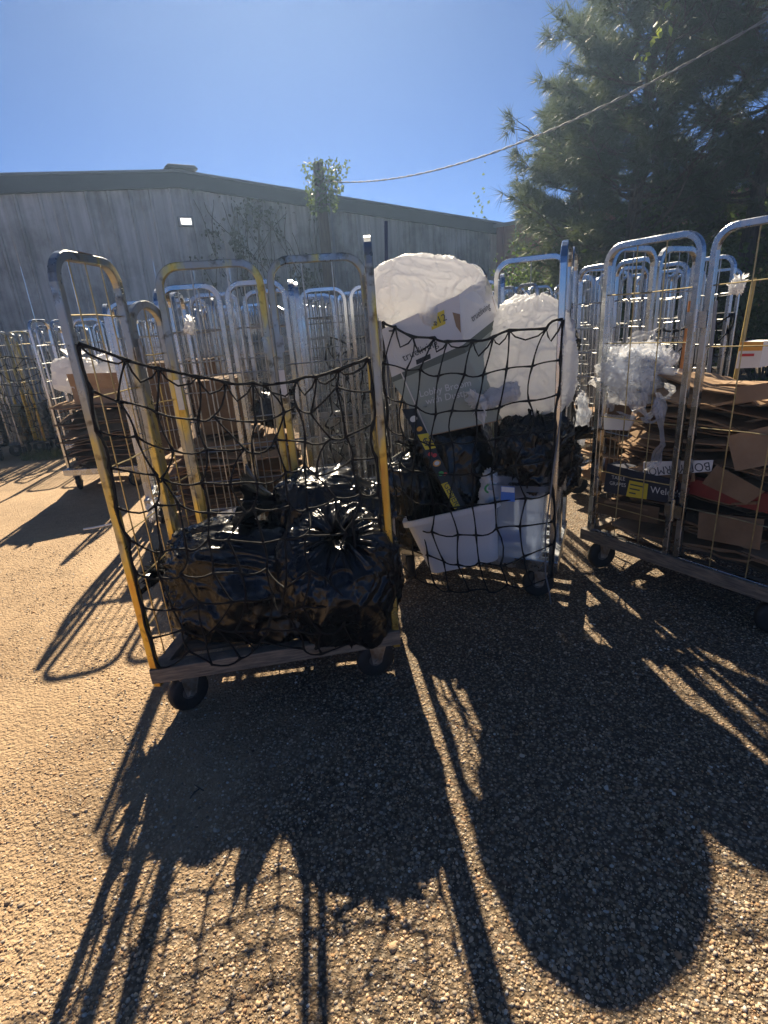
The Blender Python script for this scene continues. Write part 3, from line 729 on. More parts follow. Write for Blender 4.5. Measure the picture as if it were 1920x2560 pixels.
MB().box((la(-0.967, 2.03)[0], la(-0.967, 2.03)[1], 1.8015), (.030, .09, .001)).build("paper_label", M['sticker'], cA)
MB().box((la(-0.8625, 2.382)[0], la(-0.8625, 2.3815)[1], 1.27), (.026, .001, .13)).build("paper_label", M['sticker'], cA)
MB().box((la(-0.41, 2.4365)[0], la(-0.41, 2.4365)[1], 1.28), (.026, .001, .12)).build("paper_label", M['sticker'], cA)

# --- cage B, middle, bright steel
B0 = np.array([0.58, 2.95, 0.0]); lb = lambda x, y: (x - B0[0], y - B0[1])
BFL, BFR, BRR, BRL = (0.03, 2.96), (0.875, 2.545), (1.13, 3.10), (0.30, 3.52)
cB = empty("roll_cage", tuple(B0)); tag(cB, "bright steel roll cage in the middle heaped with white bags, carton and plastic tubs", "roll cage", "roll cages parked in the lot")
def seg(p, q, a, b): p, q = np.array(p), np.array(q); return tuple(p + (q - p) * a), tuple(p + (q - p) * b)
for a, b, nm in ((.0, .47, "side_panel"), (.53, 1., "side_panel")):
    p, q = seg(BFR, BRR, a, b); panel(cB, lb(*p), lb(*q), 1.8, 2, (0.45, 0.75, 1.05, 1.36), 'zinc2', name=nm)
    p, q = seg(BFL, BRL, a, b); panel(cB, lb(*p), lb(*q), 1.62, 2, (0.45, 0.75, 1.05, 1.36), 'zinc2', name=nm)
p, q = seg(BRR, BRL, .04, .46); panel(cB, lb(*p), lb(*q), 1.8, 1, (0.45, 0.8, 1.15), 'zinc2', name="back_panel")
p, q = seg(BRR, BRL, .54, .96); panel(cB, lb(*p), lb(*q), 1.8, 1, (0.45, 0.8, 1.15), 'zinc2', name="back_panel")
hp = seg(BRR, BRL, .5, .6)[0]
for z in (0.6, 1.47): hinge(cB, lb(*hp), z, (-.83, .42)); hinge(cB, lb(*seg(BFR, BRR, .5, 1)[0]), z, (.25, .55))
base(cB, [lb(0.0, 2.98), lb(0.90, 2.52), lb(1.16, 3.11), lb(0.28, 3.56)], mt='zinc', dm='zinc', cr=(0.2, 1.5, 1.3, 2.1))

# --- cage C, right, filled with flattened cardboard
C0 = np.array([1.24, 2.94, 0.0]); E1 = np.array([0.515, -0.857, 0.0]); E2 = np.array([0.857, 0.515, 0.0])
def cc(a, b, z=0.0): return E1 * a + E2 * b + np.array([0, 0, z])     # local to cage C
cC = empty("roll_cage", tuple(C0)); tag(cC, "steel roll cage on the right packed with flattened cardboard", "roll cage", "roll cages parked in the lot")
c2 = lambda a, b: tuple(cc(a, b)[:2])
panel(cC, c2(0.0, 0), c2(0.47, 0), 1.8, 2, (0.42, 0.62, 0.93, 1.32, 1.56), 'zinc', 'ywire', name="front_panel", z0=.19)
panel(cC, c2(0.53, 0), c2(1.02, 0), 1.8, 2, (0.52, 0.93, 1.30, 1.56), 'zinc', 'ywire', name="front_panel", z0=.19)
panel(cC, c2(-0.02, 0.06), c2(-0.02, 0.43), 1.8, 3, (0.5, 0.9, 1.3, 1.56), 'zinc', 'wire')
panel(cC, c2(-0.02, 0.48), c2(-0.02, 0.85), 1.8, 3, (0.5, 0.9, 1.3, 1.56), 'zinc', 'wire')
panel(cC, c2(1.05, 0.06), c2(1.05, 0.43), 1.8, 3, (0.5, 0.9, 1.3, 1.56), 'zinc', 'wire')
panel(cC, c2(1.05, 0.48), c2(1.05, 0.85), 1.8, 3, (0.5, 0.9, 1.3, 1.56), 'zinc', 'wire')
for z in (0.5, 1.42): hinge(cC, c2(0.5, -.012), z, E1[:2]); hinge(cC, c2(-0.02, 0.03), z, E2[:2])
base(cC, [c2(-0.05, -0.03), c2(1.09, -0.03), c2(1.09, 0.88), c2(-0.05, 0.88)], cr=(1.75, 1.4, 1.9, 0.3))

# --- background cages: one prototype of each kind, copied
def proto_cage(wd, dp, h, mt, wm, front=False, net=None, nv=5):
    r = empty("roll_cage", (0, 0, 0)); hw = wd / 2
    hz = (0.40, 0.60, 0.80, 1.0, 1.18, 1.36, 1.54)
    for sx in (-1, 1):
        panel(r, (sx * hw, 0.03), (sx * hw, dp * .48), h, 2, hz, mt, wm, single=False)
        panel(r, (sx * hw, dp * .54), (sx * hw, dp - .03), h, 2, hz, mt, wm, single=False)
    panel(r, (-hw + .04, dp), (-.025, dp), h, nv, hz, mt, wm, single=False, name="back_panel")
    panel(r, (.025, dp), (hw - .04, dp), h, nv, hz, mt, wm, single=False, name="back_panel")
    if front:
        panel(r, (-hw + .04, -.03), (-.025, -.03), h, nv, hz, mt, wm, single=False, name="front_panel")
        panel(r, (.025, -.03), (hw - .04, -.03), h, nv, hz, mt, wm, single=False, name="front_panel")
    base(r, [(-hw - .02, -.06), (hw + .02, -.06), (hw + .02, dp + .04), (-hw - .02, dp + .04)], mt='zinc', dm='zinc', nsl=4)
    return r
def proto_folded(wd, h, mt, wm):
    """empty cage folded flat and pushed into the row: back, two short sides, deck tipped up"""
    r = empty("roll_cage", (0, 0, 0)); hw = wd / 2; hz = (0.35, 0.52, 0.70, 0.88, 1.06, 1.24, 1.42, 1.6)
    panel(r, (-hw + .03, .16), (-.02, .16), h, 3, hz, mt, wm, single=False, name="back_panel")
    panel(r, (.02, .16), (hw - .03, .16), h, 3, hz, mt, wm, single=False, name="back_panel")
    for sx in (-1, 1): panel(r, (sx * hw, -.10), (sx * hw, .15), h - .02, 1, hz[::2], mt, wm, single=False)
    m = MB(); m.box((0, .11, .48), (wd - .12, .03, .55)); m.build("folded_deck", M['zinc'], r)
    m = MB(); m.sq([(-hw, -.12, .17), (-hw, .2, .17)], .05, (1, 0, 0)); m.sq([(hw, -.12, .17), (hw, .2, .17)], .05, (1, 0, 0)); m.sq([(-hw + .026, .19, .17), (hw - .026, .19, .17)], .05, (0, 0, 1)); m.build("base_frame", M['zinc'], r)
    for sx in (-1, 1):
        caster(r, sx * (hw - .03), -.08, .4 * sx); caster(r, sx * (hw - .03), .15, 1.2)
    return r
PROTO = {'open': proto_cage(0.80, 0.72, 1.8, 'zinc2', 'wire'), 'closed': proto_cage(0.80, 0.72, 1.8, 'zinc', 'wire', True),
         'fold': proto_folded(0.78, 1.8, 'zinc2', 'wire'), 'yfold': proto_folded(0.78, 1.78, 'yzinc', 'ywire')}
used = set()
GRP = "roll cages parked in the lot"
def put(kind, x, y, deg, label, group=GRP):
    o = PROTO[kind] if kind not in used else copy_tree(PROTO[kind]); used.add(kind)
    o.location = (x, y, 0); o.rotation_euler[2] = math.radians(deg); tag(o, label, "roll cage", group); return o
put('closed', -0.86, 3.42, 5, "silver roll cage directly behind the yellowed cage's left half")
put('open', -0.06, 3.72, 8, "empty silver roll cage directly behind the yellowed cage's right half")
put('closed', -1.62, 4.42, 14, "silver roll cage with brown boxes behind the yellowed cage's left post")
put('open', -3.05, 5.70, -3, "silver roll cage at the left holding torn cardboard and a white bag")
put('open', -3.9, 7.3, 4, "silver roll cage behind the left cardboard cage")
put('open', 2.12, 5.95, 22, "silver roll cage seen between the middle cage and the cardboard cage")
put('open', 2.26, 3.86, 24, "silver roll cage with a net just behind the cardboard cage")
put('open', 2.62, 5.05, 30, "silver roll cage second behind the cardboard cage")
put('open', 0.62, 4.35, -14, "silver roll cage close behind the middle cage")
put('open', 3.55, 5.6, 35, "silver roll cage standing farthest right behind the cardboard cage")
put('open', 3.3, 8.4, 15, "small far silver roll cage before the glossy shrub")
ORD = ("nearest", "second", "third", "fourth", "fifth", "sixth", "seventh", "eighth", "ninth", "tenth", "eleventh", "twelfth", "last")
for k in range(13): put('fold', -0.28 + 0.035 * k, 4.95 + 0.31 * k, 6, ORD[k] + " folded silver cage from the front in the long row below the utility pole", "folded cages nested in the long middle row")
for k in range(9): put('fold', -1.35 - 0.03 * k, 5.75 + 0.31 * k, 6, ORD[k] + " folded silver cage from the front in the row left of the long row", "folded cages nested in the second row")
for k in range(6): put('yfold' if k in (0, 3) else 'fold', -5.75 + 0.26 * k, 7.95 + 0.16 * k, 62, ("leftmost", "second", "third", "fourth", "fifth", "rightmost")[k] + (" yellowed" if k in (0, 3) else " silver") + " folded cage from the left in the row at the far left edge", "folded cages nested at the far left")
for k in range(7): put('fold', -2.7 - .05 * k, 7.6 + 0.31 * k, 4, ORD[k] + " folded silver cage from the front in the row behind the left cardboard cage", "folded cages nested in the far left row")
for k in range(4): put('fold', 1.55 + .06 * k, 6.9 + 0.31 * k, 16, ORD[k] + " folded silver cage in the short row right of the big white bag", "folded cages nested behind the middle cage")

# ------------------------------------------------------------------ cargo nets
def net(name, label, G, r=0.0042, sub=4, top=True, seed=0, sag=0.012, loc=None):
    """G[row][col] -> knot positions; every row and column is a cord of its own"""
    rng = np.random.default_rng(seed); G = np.asarray(G, float); nr, nc = G.shape[:2]
    o0 = G[-1, nc // 2].copy(); root = empty(name, tuple(o0)); tag(root, label, "net", "cargo nets")
    def cord(pts, rr, down):
        P, R = [], []
        for k in range(len(pts) - 1):
            a, b = pts[k], pts[k + 1]; w_ = rng.normal(size=3) * 0.008
            for q in range(sub):
                t = q / sub; P.append(a * (1 - t) + b * t + (w_ - np.array([0, 0, down])) * 4 * t * (1 - t)); R.append(rr * (1.75 if q == 0 else 1.0))
        P.append(pts[-1]); R.append(rr * 1.6)
        MB().tube(np.array(P) - o0, R, 6).build("cord", M['cord'], root, smooth=True, fixn=False)
    for i in range(nr): cord(G[i], r * (1.55 if i == 0 else 1.0), sag if i else sag * .4)
    for j in range(nc): cord(G[:, j], r * (1.4 if j in (0, nc - 1) else 1.0), 0.0)
    if top:                                               # second selvedge rope laced along the top edge
        P = []
        for j in range(nc - 1):
            a, b = G[0, j], G[0, j + 1]; lo_ = (G[1, j] + G[1, j + 1]) / 2; k_ = rng.uniform(.15, .55); c = (a + b) / 2 * (1 - k_) + lo_ * k_
            P += [a, a * .62 + c * .38 - np.array([0, 0, .012]), c, b * .62 + c * .38 - np.array([0, 0, .012])]
        P.append(G[0, -1]); MB().tube(np.array(P) - o0, r * 1.1, 6).build("lacing", M['cord'], root, smooth=True, fixn=False)
    return root
nr, nc = 10, 11
G = np.zeros((nr, nc, 3)); rng = np.random.default_rng(12)
zl, zm, zr_ = at(140, 748, 1.845)[2], at(540, 826, 2.1)[2], at(822, 770, 2.0)[2]
for j in range(nc):
    u = j / (nc - 1); x = (AFL[0] + .028) * (1 - u) + (AFR[0] - .028) * u; y = AFL[1] * (1 - u) + AFR[1] * u
    zt = np.interp(u, [0, .5, 1], [zl, zm + (zl + zr_) / 2 - (zl + zr_) / 2, zr_]); lin = zl * (1 - u) + zr_ * u
    zt = lin - (lin.mean() - 0 if False else 0) - 4 * u * (1 - u) * ((zl + zr_) / 2 - zm)
    for i in range(nr):
        f = i / (nr - 1); zb = 0.26
        zz = zt * (1 - f) + zb * f
        inn = 4 * u * (1 - u) * (0.16 * (1 - f) ** 1.5) - 0.045 * math.sin(math.pi * min(1, max(0, (f - .42) / .58)) ** 1.0) * math.sin(math.pi * u) ** .6 - 0.15 * max(0, math.sin(math.pi * (u - .5) / .5)) ** .7 * math.sin(math.pi * min(1, max(0, (f - .45) / .6))) * (u > .5) - 0.022
        jx = 0.026 if 0 < j < nc - 1 else 0.004
        G[i, j] = (x + rng.normal() * jx, y + inn + rng.normal() * .006, zz + rng.normal() * (.021 if i and 0 < j < nc - 1 else .006))
netA = net("cargo_net", "black knotted cargo net across the front of the yellowed cage", G, 0.0037, seed=1, sag=.005)
nr, nc = 9, 10
G = np.zeros((nr, nc, 3))
zl, zm, zr_ = at(846, 700, 2.96)[2], at(1040, 732, 2.72)[2], at(1210, 700, 2.55)[2]
for j in range(nc):
    u = j / (nc - 1); x = (BFL[0] + .02) * (1 - u) + BFR[0] * u; y = BFL[1] * (1 - u) + BFR[1] * u
    lin = zl * (1 - u) + zr_ * u; zt = lin - 4 * u * (1 - u) * ((zl + zr_) / 2 - zm)
    for i in range(nr):
        f = i / (nr - 1); zb = 0.13 + 0.05 * (2 * u - 1) ** 2
        zz = zt * (1 - f) + zb * f
        bul = 4 * u * (1 - u) * (0.08 + 0.17 * f)
        x -= 0.0; sh = -0.11 * math.sin(math.pi * f) * math.sin(math.pi * u) ** .5
        G[i, j] = (x + sh * .9 - .42 * bul + rng.normal() * .014, y - .88 * bul - .02 + rng.normal() * .006, zz + rng.normal() * .012)
netB = net("cargo_net", "black knotted cargo net across the front of the middle cage", G, 0.0038, seed=2, sag=.005)
def side_net(p, q, zt, zb, nr, nc, label, seed, jit=.03, diamond=False):
    r = np.random.default_rng(seed); G = np.zeros((nr, nc, 3))
    for i in range(nr):
        for j in range(nc):
            u = j / (nc - 1); f = i / (nr - 1)
            G[i, j] = (p[0] * (1 - u) + q[0] * u + r.normal() * jit, p[1] * (1 - u) + q[1] * u + r.normal() * jit, zt * (1 - f) + zb * f + r.normal() * jit - .05 * math.sin(math.pi * u))
    return net("cargo_net", label, G, 0.0045, sub=3, top=False, seed=seed)
side_net((1.16, 3.14), (1.40, 3.72), 1.38, 0.5, 9, 6, "black net hanging behind the right side of the middle cage", 5, .012)
side_net((-0.42, 4.8), (-0.12, 4.86), 1.42, 0.3, 12, 5, "tangled black net hanging in the nested row, nearer one", 6, .03)
side_net((-0.30, 5.72), (0.25, 5.78), 1.45, 0.4, 10, 6, "tangled black net hanging in the nested row, farther one", 7, .03)
side_net((-5.4, 7.75), (-4.75, 8.25), 1.45, 0.35, 10, 7, "black net over the folded cages at the far left edge", 8, .04)
side_net((1.9, 3.75), (2.64, 4.05), 1.36, 0.9, 5, 8, "black net across the cage just behind the cardboard cage", 9, .015)

# ------------------------------------------------------------------ bags
def bag(name, label, loc, half, axis, matl, seed, group, cat="bag", nu=150, nv=120, neck=0.05, tail=0.16, flare=0.10, wr=1.0, floor=None, lump=0.10, box=0.62, spin=0.0, taper=0.0, fold=1.0, prof=0.66):
    """tied plastic bag: body of revolution with box-ish section, gathered neck and flared tail, creased all over"""
    rng = np.random.default_rng(seed)
    v = np.linspace(0, 1, nv); ph = np.linspace(0, 2 * math.pi, nu, endpoint=False)
    V, PH = np.meshgrid(v, ph, indexing='ij')
    vb = 0.84 if tail > 0 else 1.0
    a, b, c = half
    th = -math.pi / 2 + np.clip(V / vb, 0, 1) * math.pi * (0.955 if tail > 0 else 1.0)
    def pw(x, e): return np.sign(x) * np.abs(x) ** e
    rr = pw(np.cos(th), prof); hh = pw(np.sin(th), prof + 0.06)
    cx_, cy_ = pw(np.cos(PH), box + 0.2), pw(np.sin(PH), box + 0.2)
    rr = rr * (1 - taper * (hh * 0.5 + 0.5) ** 2)
    X = a * rr * cx_; Y = b * rr * cy_; Z = c * hh
    # gathers: folds that converge on the neck
    t = np.clip((V / vb - 0.52) / 0.48, 0, 1); wgt = t ** 2.2
    fo = np.zeros_like(V)
    for k_, am in ((7, .5), (13, .6), (23, .5), (37, .3)):
        fo += am * ridged(np.stack([np.cos(PH) * k_ * .5 + 3, np.sin(PH) * k_ * .5 + 5, V * 2.2 + k_], -1), seed + k_)
    rad = np.sqrt(X * X + Y * Y) + 1e-6
    gath = fold * 0.020 * wgt * fo * np.clip(rad / (0.3 * a), 0.18, 1)
    P = np.stack([X, Y, Z], -1); N = unit(np.stack([X / a ** 2, Y / b ** 2, Z / c ** 2], -1))
    if tail > 0:
        tv = np.clip((V - vb) / (1 - vb), 0, 1); mask = V > vb
        rn = neck + flare * tv ** 1.3
        fl = 1 + 0.55 * np.sin(PH * 5 + seed) * tv + 0.25 * np.sin(PH * 11 + 2 * seed) * tv + 0.3 * fo * tv
        X2 = rn * np.cos(PH) * fl; Y2 = rn * np.sin(PH) * fl * 0.55; Z2 = c * 0.99 + tv * tail
        bl = np.clip((V - vb + 0.02) / 0.03, 0, 1)[..., None]; bl = bl * bl * (3 - 2 * bl)
        P = P * (1 - bl) + np.stack([X2, Y2, Z2], -1) * bl
    q = P / max(half)
    low = vnoise(q * 1.9 + seed, seed) * lump * min(half) * 1.6
    mid = ridged(q * np.array([3.2, 3.2, 2.2]) + 7 + seed, seed + 1) ** 5 * 0.016 + ridged(q * 5.5 + 1.5 * vnoise(q * 2.2, seed + 8)[..., None] + seed, seed + 2) ** 5 * 0.010
    fine = ridged(q * np.array([11, 11, 8]) + 2.0 * vnoise(q * 4, seed + 9)[..., None], seed + 3) ** 3 * 0.0042 + ridged(q * 19 + 3.0 * vnoise(q * 6, seed + 12)[..., None], seed + 13) ** 3 * 0.0016
    body = np.clip((vb - V) / 0.06, 0.15, 1) if tail > 0 else 1.0
    P = P + N * ((low + (mid + fine) * wr) * body + gath)[..., None]
    ax = Vector(axis).normalized(); Rm = np.array(ax.to_track_quat('Z', 'Y').to_matrix() @ Matrix.Rotation(spin, 3, 'Z'))
    P = P @ Rm.T
    if floor is not None:
        z = P[..., 2] + loc[2]; fl = (floor(P[..., 0] + loc[0], P[..., 1] + loc[1]) if callable(floor) else floor) + 0.006 * vnoise(P * 9, seed + 6); d = fl - z
        z = np.where(d > -0.05, np.maximum(z, fl) + 0.0, z)
        P[..., 2] = z - loc[2]
    zo = P[..., 2].min()
    m = MB(); m.grid(P - np.array([0, 0, zo]), wrap=True)
    n0 = len(m.v); m.v.append(tuple(P[0].mean(0) - np.array([0, 0, zo]))); m.f += [(n0, (j + 1) % nu, j) for j in range(nu)]
    if tail <= 0:
        n1 = len(m.v); m.v.append(tuple(P[-1].mean(0) - np.array([0, 0, zo]))); o_ = (nv - 1) * nu; m.f += [(n1, o_ + j, o_ + (j + 1) % nu) for j in range(nu)]
    me = m.mesh(name, True, M[matl])
    o = bpy.data.objects.new(name, me); COL.objects.link(o); o.location = (loc[0], loc[1], loc[2] + zo)
    tag(o, label, cat, group); return o
GB = "black rubbish bags"
bag("black_bag", "wide black rubbish bag slumped on the left of the yellowed cage's deck", (-0.63, 2.165, 0.445), (0.21, 0.27, 0.34), (-0.95, 0.0, 0.22), 'bagblack', 4, GB, nu=220, nv=170, floor=0.245, box=.55, tail=.08, neck=.03, flare=.06)
bag("black_bag", "tall black rubbish bag with a shiny knot, overhanging the yellowed cage's right front", (-0.215, 2.115, 0.44), (0.25, 0.275, 0.325), (0.06, -0.55, 0.9), 'bagblack', 9, GB, nu=240, nv=180, floor=lambda x, y: np.where((y < 1.93), 0.07, np.where(y > 1.97, 0.245, 0.07 + (y - 1.93) / .04 * .175)), box=.6, tail=.035, flare=.05, neck=.03)
bag("black_bag", "black rubbish bag with eared ends lying on top at the back of the yellowed cage", (-0.23, 2.33, 0.70), (0.19, 0.17, 0.27), (-0.93, -0.12, 0.25), 'bagblack', 15, GB, nu=180, nv=150, tail=.15, flare=.11, lump=.14)

# --- things in cage B
GW = "white rubbish bags in the middle cage"
bag("white_bag", "big white rubbish bag bulging out of the tilted display carton", tuple(at(922, 640, 3.08)), (0.225, 0.20, 0.335), (1, 0.25, -0.12), 'bagwhite', 21, GW, nu=220, nv=180, tail=0, lump=.16, wr=.8, box=.76, fold=.5, prof=.84)
bag("white_bag", "upright white rubbish bag with a loose tail beside the middle cage's right post", tuple(at(1143, 788, 2.90)), (0.235, 0.19, 0.335), (0.12, 0.1, 1.0), 'bagwhite', 27, GW, nu=200, nv=160, tail=0, lump=.12, wr=1.0, fold=.9, prof=.80)
bag("white_bag", "small white bag end hanging left of the upright white bag", tuple(at(1085, 852, 2.72)), (0.05, 0.035, 0.085), (-0.85, -0.1, -0.25), 'bagwhite', 33, GW, nu=90, nv=80, tail=.06, flare=.05, neck=.05, lump=.2)
bag("black_bag", "black rubbish bag gathered to a knot under the white bag in the middle cage", tuple(at(1145, 985, 2.75)), (0.20, 0.17, 0.205), (0.12, -0.12, 1.0), 'bagblack', 38, GB, nu=180, nv=150, tail=.03, flare=.02, neck=.025, lump=.12, wr=1.0, fold=1.8)
bag("black_bag", "large black bag behind the logo strip in the middle cage", tuple(at(985, 1015, 3.08)), (0.30, 0.24, 0.33), (-0.3, 0.1, 1.0), 'bagblack', 44, GB, nu=180, nv=150, tail=.10, lump=.12, floor=0.24)
bag("black_bag", "black bag slumped at the left edge of the middle cage", tuple(at(905, 1090, 2.97)), (0.16, 0.20, 0.30), (0.1, 0.1, 1.0), 'bagblack', 49, GB, nu=140, nv=120, tail=.06, floor=0.24, lump=.14)
bag("black_bag", "black bag sticking out of the middle cage's right side", tuple(at(1212, 1010, 3.0)), (0.10, 0.14, 0.16), (0.3, 0.5, 1.0), 'bagblack', 52, GB, nu=110, nv=90, tail=.06, lump=.16)

def text(body, size, o, r, u, matl, parent, name="lettering", sx=1.0):
    """flat lettering starting at o, running along r, upright along u (parent's frame)"""
    c = bpy.data.curves.new(name, 'FONT'); c.body = body; c.size = size; c.resolution_u = 3; c.extrude = 0.0
    t = bpy.data.objects.new("t", c); COL.objects.link(t)
    dg = bpy.context.evaluated_depsgraph_get(); me = bpy.data.meshes.new_from_object(t.evaluated_get(dg))
    bpy.data.objects.remove(t); bpy.data.curves.remove(c)
    me.materials.clear(); me.materials.append(matl); me.name = name
    r = Vector(r).normalized(); u = Vector(u); u = (u - r * u.dot(r)).normalized(); n = r.cross(u)
    ob = bpy.data.objects.new(name, me); COL.objects.link(ob); ob.parent = parent
    mm = Matrix.Identity(4)
    for i in range(3): mm[i][0] = r[i] * sx; mm[i][1] = u[i]; mm[i][2] = n[i]
    mm.translation = Vector(o); ob.matrix_local = mm
    return ob
def plate(name, pts, th, matl, parent=None, org=None, bevel=0.0):
    """thin solid board from four world points (counter-clockwise seen from the front)"""
    P = [np.array(p, float) for p in pts]; n = unit(np.cross(P[1] - P[0], P[3] - P[0]))
    o0 = np.array(org) if org is not None else np.zeros(3)
    m = MB().hexa([p - n * th - o0 for p in P], [p - o0 for p in P])
    return m.build(name, matl, parent, bevel=bevel)

# tilted display carton
fTL, fTR = at(824, 712, 2.90), at(992, 636, 2.86)
fML, fMR = at(846, 815, 2.88), at(1000, 745, 2.84)
fBL, fBR = at(926, 942, 2.83), at(1076, 910, 2.79)
fNL, fNR = at(848, 826, 2.88), at(1006, 762, 2.84)
sTR, sMR, sNR, sBR = at(1050, 594, 3.10), at(1082, 680, 3.10), at(1086, 694, 3.10), at(1132, 880, 3.05)
DC = (fBL + fBR) / 2 + np.array([0, .1, 0])
dc = empty("display_carton", tuple(DC)); tag(dc, "tilted white and grey broom display carton behind the middle cage's net", "carton")
th = .005
plate("front_header", [fML, fMR, fTR, fTL], th, M['cwhite'], dc, DC)
plate("front_band", [fNL, fNR, fMR, fML], th, M['cband'], dc, DC)
plate("front_panel", [fBL, fBR, fNR, fNL], th, M['cgrey'], dc, DC)
plate("side_header", [fMR, sMR, sTR, fTR], th, M['cwhite'], dc, DC)
plate("side_band", [fNR, sNR, sMR, fMR], th, M['cband'], dc, DC)
plate("side_panel", [fBR, sBR, sNR, fNR], th, M['cgrey'], dc, DC)
bkL = fTL + np.array([.10, .26, .03]); bkBL = fBL + np.array([.08, .24, .02])
plate("left_panel", [bkBL, fBL, fTL, bkL], th, M['cwhite'], dc, DC)
plate("back_panel", [sBR, bkBL, bkL, sTR], th, M['kraft2'], dc, DC)
plate("bottom_panel", [bkBL, sBR, fBR, fBL], th, M['kraft2'], dc, DC)
fn = unit(np.cross(fMR - fML, fTL - fML)); sn = unit(np.cross(sMR - fMR, fTR - fMR)); pn = unit(np.cross(fBR - fBL, fNL - fBL))
def lerp2(a, b, c, d, u, v): return (a * (1 - u) + b * u) * (1 - v) + (d * (1 - u) + c * u) * v   # a b bottom, d c top
def on(q, u, v, n, off=.0025): return lerp2(*q, u, v) + n * off - DC
Q1 = (fML, fMR, fTR, fTL); Q2 = (fBL, fBR, fNR, fNL); Q3 = (fMR, sMR, sTR, fTR)
text("trueliving", .053, on(Q1, .20, .20, fn), fMR - fML, fTL - fML, M['ink'], dc)
text("trueliving", .050, on(Q3, .28, .30, sn), sMR - fMR, fTR - fMR, M['ink'], dc)
text("Lobby Broom", .050, on(Q2, .20, .64, pn), fBR - fBL, fNL - fBL, M['inkwhite'], dc)
text("with Dustpan", .050, on(Q2, .22, .50, pn), fBR - fBL, fNL - fBL, M['inkwhite'], dc)
pn2 = unit(np.cross(sBR - fBR, fNR - fBR)); Q4 = (fBR, sBR, sNR, fNR)
text("Lobby", .07, on(Q4, .1, .62, pn2), sBR - fBR, fNR - fBR, M['inkwhite'], dc)
text("with", .07, on(Q4, .15, .42, pn2), sBR - fBR, fNR - fBR, M['inkwhite'], dc)
def patch(name, q, u0, u1, v0, v1, n, matl, par, org, off=.002):
    P = [lerp2(*q, a, b) + n * off for a, b in ((u0, v0), (u1, v0), (u1, v1), (u0, v1))]; return plate(name, P, .0012, matl, par, org)
hd = patch("hand_hole", Q1, .36, .56, .02, .12, fn, M['cblack'], dc, DC)
patch("price_label", Q1, .62, .80, .56, .84, fn, M['cyellow'], dc, DC)
text("$12", .05, on(Q1, .645, .62, fn, .004), fMR - fML, fTL - fML, M['ink'], dc)
patch("price_label", Q3, .78, .95, .62, .92, sn, M['cyellow'], dc, DC)
text("$12", .03, on(Q3, .80, .72, sn, .004), sMR - fMR, fTR - fMR, M['ink'], dc)
P = [lerp2(*Q1, a, b) + fn * .002 for a, b in ((.93, .42), (.985, .25), (.99, .62), (.90, .72))]; plate("torn_patch", P, .001, M['kraft2'], dc, DC)

# black strip with printed logos
g0, g1 = at(868, 884, 2.80), at(985, 1104, 2.66); g2, g3 = at(1006, 1094, 2.66), at(896, 882, 2.80)
GO = g1
gs = empty("logo_strip", tuple(GO)); tag(gs, "long black printed strip with coloured logos leaning in the middle cage", "board")
plate("strip", [g1, g2, g3, g0], .006, M['cblack'], gs, GO)
gn = unit(np.cross(g2 - g1, g0 - g1)); QS = (g1, g2, g3, g0)
def gon(u, v, off=.002): return lerp2(*QS, u, v) + gn * off - GO
patch("price_label", QS, .15, 1.05, .60, .75, gn, M['cyellow'], gs, GO)
text("$8", .062, gon(.25, .63, .0045), g2 - g1, g0 - g1, M['ink'], gs)
patch("name_label", QS, -.05, .55, .02, .27, gn, M['cyellow'], gs, GO)
text("GENERAL", .045, gon(.12, .26, .0045), g1 - g0, g2 - g1, M['ink'], gs, sx=.95)
def disc(name, q, u, v, r, n, matl, par, org, off=.0028):
    c_ = lerp2(*q, u, v) + n * off - org; a = unit(q[1] - q[0]); b = np.cross(n, a); m = MB()
    k = 14; m.add([c_ + a * r * math.cos(t) + b * r * .8 * math.sin(t) for t in np.linspace(0, 6.283, k, endpoint=False)], [tuple(range(k))]); return m.build(name, matl, par)
disc("logo", QS, .5, .90, .020, gn, M['inkwhite'], gs, GO); disc("logo", QS, .55, .80, .016, gn, M['inkorange'], gs, GO)
disc("logo", QS, .35, .555, .013, gn, M['inkred'], gs, GO); disc("logo", QS, .65, .535, .013, gn, M['inkred'], gs, GO)
disc("logo", QS, .5, .46, .022, gn, M['inkorange'], gs, GO); disc("logo", QS, .5, .46, .014, gn, M['inkwhite'], gs, GO, .0035)
disc("logo", QS, .4, .36, .015, gn, M['inkgreen'], gs, GO); disc("logo", QS, .7, .345, .011, gn, M['inkred'], gs, GO)

